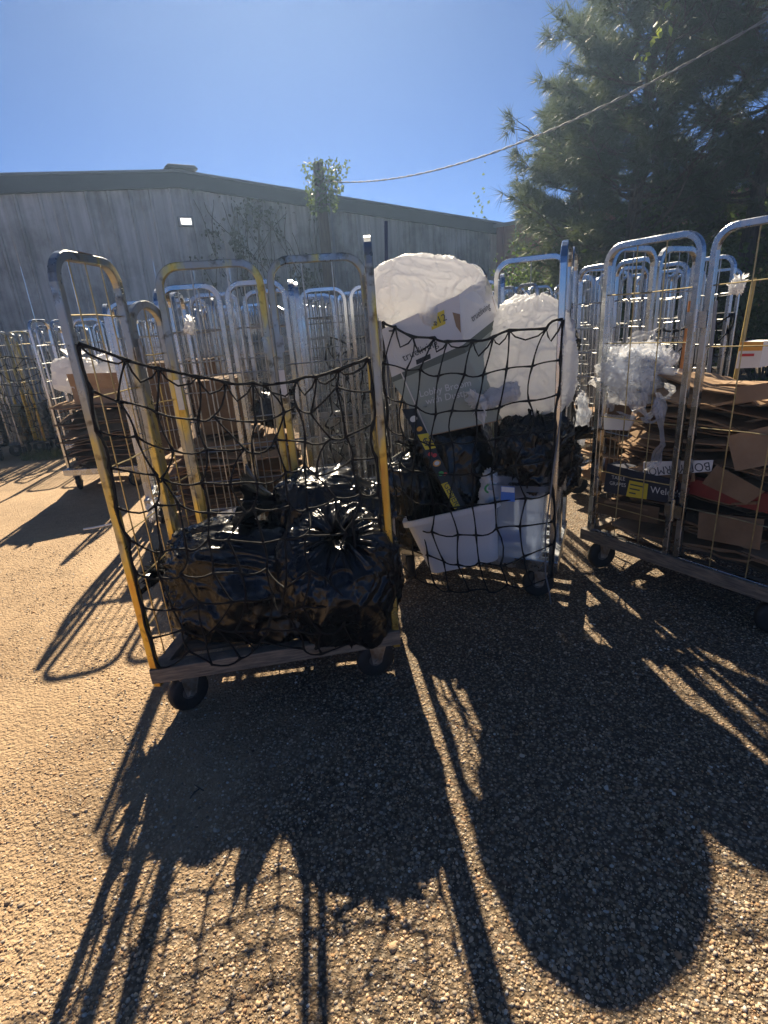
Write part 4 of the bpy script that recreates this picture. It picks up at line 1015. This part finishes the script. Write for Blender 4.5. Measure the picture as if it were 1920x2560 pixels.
# white tub lying with its rim up and tilted
def tub(name, label, c, w, d, h, Rm, matl, th=.004, rim=.030, cat="tub", taper=.76, rr=.05):
    """open tub with rounded corners, rim lip, bottom; c = centre of bottom"""
    def ring(w_, d_, z, n=6):
        P = []
        for cxs, cys, a0 in ((1, 1, 0), (-1, 1, 90), (-1, -1, 180), (1, -1, 270)):
            for a in np.linspace(a0, a0 + 90, n): P.append((cxs * (w_ / 2 - rr) + rr * math.cos(math.radians(a)), cys * (d_ / 2 - rr) + rr * math.sin(math.radians(a)), z))
        return P
    t = taper
    G = [ring(w * t, d * t, 0), ring(w * t + .006, d * t + .006, .012)] + [ring(w * (t + (1 - t) * f), d * (t + (1 - t) * f), h * f) for f in (.2, .5, .8, .93)]
    G += [ring(w, d, h - rim), ring(w + .03, d + .03, h - rim), ring(w + .03, d + .03, h), ring(w - th * 2, d - th * 2, h), ring((w - .01) * (t + (1 - t) * .5), (d - .01) * (t + (1 - t) * .5), h * .5), ring(w * t - th * 2, d * t - th * 2, th)]
    m = MB(); m.grid(np.array(G), wrap=True); n = len(G[0]); m.f.append(tuple(range(n))[::-1]); m.f.append(tuple(len(m.v) - n + i for i in range(n)))
    o = m.build(name, matl, bevel=0.0); o.matrix_world = Matrix.Translation(Vector(tuple(c))) @ Rm.to_4x4(); tag(o, label, cat); return o
xa = Vector(tuple(at(1066, 1088, 2.60) - at(880, 1130, 2.66))).normalized()
dn = Vector((0.10, 0.10, 1.0)); dn = (dn - xa * dn.dot(xa)).normalized(); yb = dn.cross(xa)
Rt = Matrix((xa, yb, dn)).transposed()
cb_ = at(1003, 1232, 2.60) + np.array([0.02, .13, .0])
tub("white_tub", "white plastic storage tub tilted at the front of the middle cage", cb_, .50, .34, .33, Rt, M['tub'])
Rz = Matrix.Rotation(math.radians(-22), 3, 'Z')
cbx = at(1122, 1222, 2.60) + np.array([0.03, .13, .0])
cs_ = tub("clear_box", "clear bluish plastic storage box nested at the middle cage's right front", cbx, .30, .26, .46, Rz, M['clear'], taper=.88, cat="storage box")
tub("clear_box", "second clear storage box nested inside the first in the middle cage", cbx + np.array([.004, .003, .035]), .285, .245, .47, Rz, M['clear'], taper=.88, cat="storage box")
lbp = [at(1082, 1082, 2.515), at(1112, 1084, 2.505), at(1112, 1052, 2.505), at(1082, 1050, 2.515)]
lbo = plate("box_label", lbp, .001, M['inkblue']); tag(lbo, "blue and white paper label stuck on the clear storage box", "label")
lbm = [p + np.array([0, -.002, 0]) for p in (at(1083, 1062, 2.515), at(1111, 1064, 2.505), at(1111, 1053, 2.505), at(1083, 1051, 2.515))]
plate("white_strip", lbm, .0008, M['sticker'], lbo)
bl_ = plate("blue_sheet", [at(1078, 1170, 2.68), at(1132, 1172, 2.66), at(1132, 1146, 2.66), at(1078, 1144, 2.68)], .002, M['inkblue']); tag(bl_, "blue packing card inside the clear storage boxes", "card")
pk = bag("green_pack", "green and white round-printed soft pack beside the clear boxes", tuple(at(1058, 1060, 2.72)), (0.06, 0.045, 0.10), (0.1, 0, 1), 'cwhite', 61, None, "pack", nu=50, nv=40, tail=0)
pkc = np.array(pk.location); q_ = [at(1046, 1078, 2.665), at(1074, 1078, 2.665), at(1074, 1032, 2.665), at(1046, 1032, 2.665)]
for rr_, mm_ in ((.036, 'inkgreen'), (.024, 'inkwhite'), (.012, 'cblack')):
    disc("print", tuple(q_), .5, .5, rr_, np.array([0, -1.0, 0]), M[mm_], pk, pkc, .002 + (.04 - rr_) * .05)
# blue pole standing in the cage, hanging strap
bp_ = at(838, 900, 3.25); m = MB(); m.tube([(0, 0, 0), tuple(at(834, 478, 3.3) - bp_)], .010, 8); o = m.build("broom_handle", mat('dark_blue_tube', (.035, .045, .085), .4), loc=None); o.location = tuple(bp_); tag(o, "dark blue broom handle standing behind the big white bag", "handle")
hs = at(1180, 1300, 2.42); m = MB(); m.tube([tuple(at(x, y, Y) - hs) for x, y, Y in ((1212, 890, 2.53), (1196, 1010, 2.5), (1178, 1150, 2.48), (1178, 1240, 2.46), (1186, 1275, 2.43), (1190, 1305, 2.42))], .0045, 5)
o = m.build("strap", M['cable'], smooth=True); o.location = tuple(hs); tag(o, "pale grey strap hanging down at the middle cage's right post", "strap")

# ------------------------------------------------------------------ cardboard
def sheet_mesh(w, d, th, seed, matl, bend=0.02, nx=7, ny=4):
    r = np.random.default_rng(seed); xs_ = np.linspace(-w / 2, w / 2, nx); ys_ = np.linspace(-d / 2, d / 2, ny)
    X, Y = np.meshgrid(xs_, ys_, indexing='ij')
    z = bend * vnoise(np.stack([X * 4 + seed, Y * 4, 0 * X], -1), seed) - bend * (Y / d * 2) ** 2 * r.random()
    X = X + (np.abs(Y) > d * .49) * r.normal(size=X.shape) * .004; Y = Y + r.normal(size=Y.shape) * .004
    n = nx * ny; m = MB()
    top = np.stack([X, Y, z + th / 2], -1).reshape(-1, 3); bot = np.stack([X, Y, z - th / 2], -1).reshape(-1, 3)
    m.v = [tuple(p) for p in top] + [tuple(p) for p in bot]
    for i in range(nx - 1):
        for j in range(ny - 1):
            a, b, c, d_ = i * ny + j, (i + 1) * ny + j, (i + 1) * ny + j + 1, i * ny + j + 1
            m.f += [(a, b, c, d_), (n + d_, n + c, n + b, n + a)]
    edge = [i * ny for i in range(nx)] + [(nx - 1) * ny + j for j in range(1, ny)] + [i * ny + ny - 1 for i in range(nx - 2, -1, -1)] + [j for j in range(ny - 2, 0, -1)]
    for k in range(len(edge)):
        a, b = edge[k], edge[(k + 1) % len(edge)]; m.f.append((b, a, n + a, n + b))
    return m.mesh("flat_carton", False, matl)
SH = [sheet_mesh(random.uniform(.62, .92), random.uniform(.45, .72), random.choice((.006, .008, .012)), 100 + k, M[('kraft', 'kraft2', 'kraft', 'kraft3', 'kraft')[k % 5]], random.uniform(.02, .05)) for k in range(14)]
SS = [sheet_mesh(random.uniform(.35, .55), random.uniform(.25, .42), .007, 130 + k, M[('kraft', 'kraft2', 'kraft3')[k % 3]], random.uniform(.01, .03)) for k in range(8)]
def stack(cx, cy, rz, z0, z1, n, label, group, jit=.06, small=.25, tilt=.05, seed=0):
    r = np.random.default_rng(seed)
    for k in range(n):
        me = SS[r.integers(len(SS))] if r.random() < small else SH[r.integers(len(SH))]
        o = link("flat_carton", me); z = z0 + (z1 - z0) * (k + .5) / n
        o.location = (cx + r.normal() * jit, cy + r.normal() * jit, z)
        o.rotation_euler = (r.normal() * tilt, r.normal() * tilt, rz + r.normal() * .10 + (math.pi if r.random() < .5 else 0))
        tag(o, label, "cardboard", group)
cen = C0 + cc(.52, .43); rzC = math.atan2(E1[1], E1[0])
stack(cen[0], cen[1], rzC, 0.27, 1.09, 96, "flattened brown carton in the tall stack filling the right-hand cage", "flattened cartons in the right-hand cage", jit=.05, tilt=.07, seed=3)
cd = np.array([-3.05, 6.05]); stack(cd[0], cd[1], 0.1, 0.27, 0.92, 22, "flattened brown carton in the left silver cage", "flattened cartons in the left cage", tilt=.09, seed=4)
stack(-1.0, 3.80, 0.1, 0.27, 0.86, 32, "flattened brown carton in the cage behind the yellowed cage", "flattened cartons behind the yellowed cage", jit=.03, small=.4, seed=5)
stack(2.15, 4.2, 0.4, 0.27, 0.75, 12, "flattened brown carton in the cage behind the cardboard cage", "flattened cartons in the rear right cage", seed=6)
def carton(label, c, size, rz, matl='kraft', flaps=True, tilt=0.0, group=None):
    r = empty("carton", tuple(c), rz); r.rotation_euler = (tilt, tilt * .6, rz); tag(r, label, "carton", group); w_, d_, h_ = size
    b = MB().box((0, 0, h_ / 2), (w_, d_, h_)).build("body", M[matl], r, bevel=.004)
    if flaps:
        for sy in (-1, 1):
            a = random.uniform(.3, 1.1) ; L = d_ * .48
            MB().hexa([(-w_ / 2, sy * d_ / 2, h_), (w_ / 2, sy * d_ / 2, h_), (w_ / 2, sy * (d_ / 2 + L * math.cos(a)), h_ + L * math.sin(a)), (-w_ / 2, sy * (d_ / 2 + L * math.cos(a)), h_ + L * math.sin(a))],
                      [(-w_ / 2, sy * d_ / 2, h_ + .005), (w_ / 2, sy * d_ / 2, h_ + .005), (w_ / 2, sy * (d_ / 2 + L * math.cos(a)), h_ + L * math.sin(a) + .005), (-w_ / 2, sy * (d_ / 2 + L * math.cos(a)), h_ + L * math.sin(a) + .005)]).build("flap", M[matl], r)
    MB().box((0, 0, h_ + .001), (w_ * .98, .05, .001)).build("tape", M['kraft2'], r)
    return r
carton("brown carton on top of the sheets in the left silver cage", (-3.0, 5.98, .93), (.5, .4, .16), .3, 'kraft2', True, .1)
carton("large brown carton standing in the cage behind the yellowed cage's left post", (-1.62, 4.78, .25), (.66, .5, .62), .25, 'kraft3', False)
carton("second brown carton stacked on the large one behind the yellowed cage's left post", (-1.6, 4.78, .872), (.60, .46, .46), .2, 'kraft3', False)
carton("brown carton on the sheet stack behind the yellowed cage", (-1.10, 3.82, 0.87), (.32, .34, .36), .35, 'kraft3', False)
bag("white_bag", "white bag on the torn cardboard in the left silver cage", (-3.22, 5.95, 1.20), (.26, .2, .17), (.2, 0, 1), 'bagwhite', 71, None, nu=90, nv=70, tail=.1, flare=.06)
bag("white_bag", "small pale bag right of the white bag in the left cage", (-2.82, 5.95, 1.18), (.14, .14, .13), (0, .2, 1), 'bagwhite', 72, None, nu=80, nv=60, tail=.09, flare=.05)
bag("black_bag", "black bag lying on the cardboard behind the yellowed cage", (-0.72, 3.75, 0.98), (.14, .13, .1), (0.4, .2, 1), 'bagblack', 73, GB, nu=80, nv=60, tail=.05)

# faces of particular cartons seen through cage C's front
NC = -E2
def onC(x, y, d=.03):
    r = ray(x, y); o = np.array([0, 0, CAM_H]); p0 = C0 + E2 * d; t = ((p0 - o) @ E2) / (r @ E2); return o + r * t
def cplate(name, label, px, matl, d=.03, th=.006, cat="cardboard", lean=0.0, d2=None):
    P = [onC(x, y, d if i < 2 else (d2 if d2 is not None else d)) for i, (x, y) in enumerate(px)]; org = (P[0] + P[1]) / 2
    o = MB().hexa([p + E2 * th - org for p in P], [p - org for p in P]).build(name, matl); o.location = tuple(org); tag(o, label, cat)
    n = unit(np.cross(P[1] - P[0], P[3] - P[0])); return o, org, P, n
o, org, P, n = cplate("navy_carton", "navy blue grape carton low in the right-hand cage", [(1303, 1062), (1462, 1090), (1466, 1040), (1312, 1002)], M['cnavy'], .02, .09)
text("TABLE", .030, tuple(lerp2(*P, .10, .52) + n * .002 - org), P[1] - P[0], P[3] - P[0], M['inkwhite'], o); text("GRAPES", .030, tuple(lerp2(*P, .08, .30) + n * .002 - org), P[1] - P[0], P[3] - P[0], M['inkwhite'], o)
text("Welch's", .052, tuple(lerp2(*P, .66, .30) + n * .002 - org), P[1] - P[0], P[3] - P[0], M['inkwhite'], o)
pl_ = plate("yellow_label", [p + n * .002 for p in (lerp2(*P, .34, -.02), lerp2(*P, .62, 0), lerp2(*P, .62, .62), lerp2(*P, .36, .60))], .001, M['cyellow'], o, org)
for k in range(3): plate("print_line", [lerp2(*P, a_, b_) + n * .004 for a_, b_ in ((.38, .44 - .16 * k), (.57 - .05 * k, .44 - .16 * k), (.57 - .05 * k, .49 - .16 * k), (.38, .49 - .16 * k))], .0008, M['ink'], o, org)
o, org, P, n = cplate("white_carton", "white carton panel with black upside-down lettering in the right-hand cage", [(1388, 1030), (1536, 1018), (1540, 994), (1390, 998)], M['cwhite'], .025, .006)
text("BODYARMOR", .060, tuple(lerp2(*P, .97, .84) + n * .002 - org), P[0] - P[1], P[0] - P[3], M['ink'], o, sx=.95)
cplate("carton_sheet", "brown carton panel above the navy carton in the right-hand cage", [(1400, 1052), (1500, 1040), (1500, 1016), (1402, 1030)], M['kraft'], .035)
cplate("carton_sheet", "small brown carton end beside the yellow label in the right-hand cage", [(1360, 1042), (1390, 1046), (1388, 1008), (1358, 1010)], M['kraft2'], .032)
cplate("carton_sheet", "big pale carton panel high at the right edge of the cage", [(1588, 1018), (1662, 1004), (1662, 920), (1570, 942)], M['kraft2'], .03)
cplate("carton_sheet", "torn diagonal carton flap right of the white lettering", [(1516, 1044), (1612, 1090), (1652, 1062), (1548, 1004)], M['kraft'], .022)
cplate("carton_sheet", "wide torn carton panel low in the right-hand cage", [(1506, 1162), (1640, 1188), (1650, 1122), (1510, 1106)], M['kraft'], .025)
cplate("carton_sheet", "dull brown carton panel just left of the cage's centre hinge", [(1290, 1108), (1420, 1132), (1424, 1096), (1292, 1074)], M['kraft3'], .03)
cplate("red_tray", "red plastic tray wedged among the cartons", [(1478, 1064), (1660, 1110), (1662, 1068), (1490, 1034)], M['cred'], .05, .05, "tray")
cplate("carton_sheet", "pale carton with a round hole near the top right of the stack", [(1588, 872), (1662, 862), (1662, 826), (1592, 836)], M['kraft2'], .03)
cplate("carton_sheet", "brown carton edge bent forward under the plastic wrap", [(1310, 902), (1360, 906), (1366, 880), (1316, 870)], M['kraft3'], .05)
o, org, P, n = cplate("white_plate", "curved white plastic plate lying on the cartons under the wrap", [(1304, 928), (1356, 930), (1372, 900), (1304, 894)], M['tub'], .05, .02, "plate")
o, org, P, n = cplate("produce_box", "orange and white printed box standing on the cardboard stack", [(1588, 796), (1640, 794), (1650, 738), (1600, 738)], M['cwhite'], .36, .12, "carton")
plate("orange_print", [p + n * .002 for p in (lerp2(*P, 0, .66), lerp2(*P, 1, .66), lerp2(*P, 1, 1), lerp2(*P, 0, 1))], .001, M['inkorange'], o, org)
plate("red_print", [p + n * .002 for p in (lerp2(*P, .1, .45), lerp2(*P, .7, .45), lerp2(*P, .7, .55), lerp2(*P, .1, .55))], .001, M['inkred'], o, org)
for (a, b, Ya, col_, lab) in (((1470, 800), (1492, 650), 3.35, (.55, .22, .06), "orange broom handle standing behind the cardboard cage's front post"), ((1592, 780), (1630, 600), 3.15, (.50, .38, .12), "yellow wooden broom handle standing at the right of the cardboard cage"), ((1536, 780), (1546, 650), 3.45, (.25, .28, .33), "grey broom handle with a red tag behind the cardboard cage")):
    p0, p1 = at(*a, Ya), at(*b, Ya); p0[2] -= .25
    o = MB().tube([(0, 0, 0), tuple(p1 - p0)], .012, 8).build("broom_handle", mat('handle_paint', col_, .5, var=.3)); o.location = tuple(p0); tag(o, lab, "handle")

# crumpled stretch film on the cardboard
def film(label, c, R, n, seed, strands, nu=120, nv=90):
    r = np.random.default_rng(seed); root = empty("stretch_film", tuple(c)); tag(root, label, "plastic wrap")
    th = np.linspace(.02, math.pi - .02, nv); ph = np.linspace(0, 6.283, nu, endpoint=False); T, PH = np.meshgrid(th, ph, indexing='ij')
    for rb in range(46 if n > 1 else 12):
        q0_ = r.normal(size=3) * .42; dv = unit(r.normal(size=3)); pts_ = []
        for k_ in range(9):
            pts_.append(q0_.copy()); dv = unit(dv + r.normal(size=3) * .55 - q0_ * .35); q0_ = q0_ + dv * .17
        pts_ = np.array(pts_) * np.array(R); tt_ = np.linspace(0, 8, 25); cen_ = np.stack([np.interp(tt_, np.arange(9), pts_[:, i]) for i in range(3)], -1)
        cen_[1:-1] = (cen_[:-2] + 2 * cen_[1:-1] + cen_[2:]) / 4
        sdv = unit(np.cross(np.gradient(cen_, axis=0), unit(r.normal(size=3)))); wd_ = r.uniform(.010, .035); G_ = []
        for q in range(6):
            a_ = q / 5 - .5; G_.append(cen_ + sdv * (a_ * 2 * wd_) * (1 + .35 * np.sin(tt_ * 1.9 + rb))[:, None] + .008 * np.sin(q * 2.4 + tt_ * 1.3 + rb)[:, None] * np.cross(sdv, unit(np.gradient(cen_, axis=0))))
        MB().grid(np.array(G_)).build("fold", M['film'], root, smooth=True, fixn=False)
    for layer in range(n):
        D = np.stack([np.sin(T) * np.cos(PH), np.sin(T) * np.sin(PH), np.cos(T)], -1); s_ = seed + 10 * layer
        f = 0.74 - .12 * layer + .42 * vnoise(D * 1.9 + s_, s_) + .17 * ridged(D * 3.2 + vnoise(D * 2, s_ + 5)[..., None] * 1.4, s_ + 1) + .07 * ridged(D * 7 + s_, s_ + 2) ** 3 + .02 * ridged(D * 15, s_ + 3)
        P = D * f[..., None] * np.array(R); m = MB(); m.grid(P, wrap=True); m.build("crumple", M['film'], root, smooth=True, fixn=False)
    for path in strands:
        P = np.array([onC(x, y, -.01) for x, y in path]) - np.array(c); t = np.linspace(0, 1, 26); k = np.linspace(0, 1, len(P))
        cen_ = np.stack([np.interp(t, k, P[:, i]) for i in range(3)], -1); cen_ += .006 * np.stack([vnoise(np.stack([t * 9, t * 0 + i, t * 0 + seed], -1), i) for i in range(3)], -1)
        G_ = []
        for q in range(7):
            a = (q / 6 - .5) * 2; wv_ = .020 * a * (1 + .5 * np.sin(t * 11 + seed)); dz = .008 * np.sin(q * 2.1 + t * 17)
            G_.append(cen_ + E1 * wv_[:, None] + E2 * dz[:, None])
        m = MB(); m.grid(np.array(G_)); m.build("strand", M['film'], root, fixn=False)
fc = onC(1376, 806, .17)
film("crumpled clear stretch film heaped on the cardboard in the right-hand cage", fc, (.20, .16, .18), 2, 81,
     [[(1420, 850), (1430, 880), (1425, 920), (1432, 960), (1412, 1000), (1400, 1015)], [(1390, 850), (1385, 880), (1398, 905), (1414, 890), (1425, 860)], [(1360, 850), (1372, 885), (1362, 900), (1340, 888)], [(1440, 830), (1452, 842), (1440, 858), (1420, 862)], [(1418, 868), (1425, 900), (1400, 915), (1392, 900)]])
fc2 = np.array([1.34, 3.42, .80])
film("loose clear stretch film hanging outside the cardboard cage's left side", fc2, (.06, .06, .16), 1, 95, [], 60, 50)
# scraps
def scrap(label, c, s, seed, matl='bagwhite'):
    bag("plastic_scrap", label, tuple(c), (s, s * .5, s * .8), (0.3, .1, 1), matl, seed, None, "scrap", nu=40, nv=36, tail=s * .8, flare=s * .5, neck=s * .2, lump=.3)
scrap("white plastic scrap caught on the silver cage behind the yellowed cage", at(408, 708, 3.36), .035, 201)
scrap("white plastic scrap tied to the top of the right-hand cage", at(1592, 622, 2.85), .03, 202)
scrap("white plastic scrap tied on the yellowed cage's rear post", at(330, 1108, 2.40), .03, 203)
zt_ = at(200, 1140, 1.85); m = MB(); m.tube([tuple(at(180, 1143, 1.84) - zt_), (0, 0, 0), tuple(at(240, 1132, 1.86) - zt_)], .004, 5); o = m.build("cable_tie", M['sticker']); o.location = tuple(zt_); tag(o, "white cable tie poking out from the yellowed cage's left post", "cable tie")
# white tray and label lying at the back of cage A's deck
tp = [at(462, 1150, 2.38), at(560, 1120, 2.44), at(566, 1080, 2.50), at(470, 1108, 2.47)]
o = plate("white_tray", [p - np.array(tp[0]) for p in tp], .02, M['tub']); o.location = tuple(tp[0]); tag(o, "white plastic tray propped at the back of the yellowed cage", "tray")
tq = [at(464, 1158, 2.35), at(490, 1156, 2.35), at(486, 1128, 2.36), at(460, 1130, 2.36)]
o2 = plate("barcode_card", [p - np.array(tq[0]) for p in tq], .002, M['sticker']); o2.location = tuple(tq[0]); tag(o2, "white barcode card behind the left black bag", "card")
for k in range(7):
    u0 = .1 + .11 * k; pts_ = [lerp2(*[p - np.array(tq[0]) for p in tq], a, b) + np.array([0, -.002, 0]) for a, b in ((u0, .15), (u0 + (.04 if k % 2 else .07), .15), (u0 + (.04 if k % 2 else .07), .6), (u0, .6))]
    plate("bar", pts_, .0006, M['ink'], o2)
# twig and a few bigger stones
tw = gp(418, 1720); m = MB(); m.tube([tuple(gp(410, 1725, .006) - tw), tuple(gp(420, 1712, .012) - tw), tuple(gp(432, 1703, .01) - tw), tuple(gp(440, 1708, .006) - tw)], [.003, .004, .003, .002], 5); m.tube([tuple(gp(432, 1703, .01) - tw), tuple(gp(420, 1695, .006) - tw)], [.003, .0015], 4)
o = m.build("twig", M['bark']); o.location = tuple(tw); tag(o, "small forked twig on the shaded gravel before the yellowed cage", "twig")

# leaf litter and crumbs on the lot
rng = np.random.default_rng(99); n_ = 420
yy = 0.8 + 6.0 * rng.random(n_) ** 1.4; xx = -0.2 + (rng.random(n_) * 2 - 1) * (0.8 + yy * 0.8)
V, F = leaves(np.stack([xx, yy, ground_z(xx, yy) + 0.004], -1), 0.016, rng, 0.0); V[..., 2] = np.clip(V[..., 2] * .35, -0.004, 0.02)
o = tri_mesh("leaf_litter", V, F, mat('dead_leaves', (0.13, 0.085, 0.05), 0.8, var=0.5)); tag(o, "scattered dark crumbs of dead leaf on the sunlit gravel", "litter", kind="stuff")

# ------------------------------------------------------------------ haze volume added to stand in for lens glare
hz_m = bpy.data.materials.new('glare_haze'); hz_m.use_nodes = True
_n2 = hz_m.node_tree.nodes; _n2.remove(_n2["Principled BSDF"])
pv_ = _n2.new("ShaderNodeVolumePrincipled"); pv_.inputs["Color"].default_value = (0.46, 0.67, 1.0, 1); pv_.inputs["Density"].default_value = 0.0034; pv_.inputs["Anisotropy"].default_value = 0.68
hz_m.node_tree.links.new(pv_.outputs[0], _n2["Material Output"].inputs["Volume"])
haze = MB().box((0, 27, 4.4), (240, 180, 11.0)).build("haze", hz_m); tag(haze, "thin bright haze added over the lot to imitate lens glare", "haze", kind="stuff")
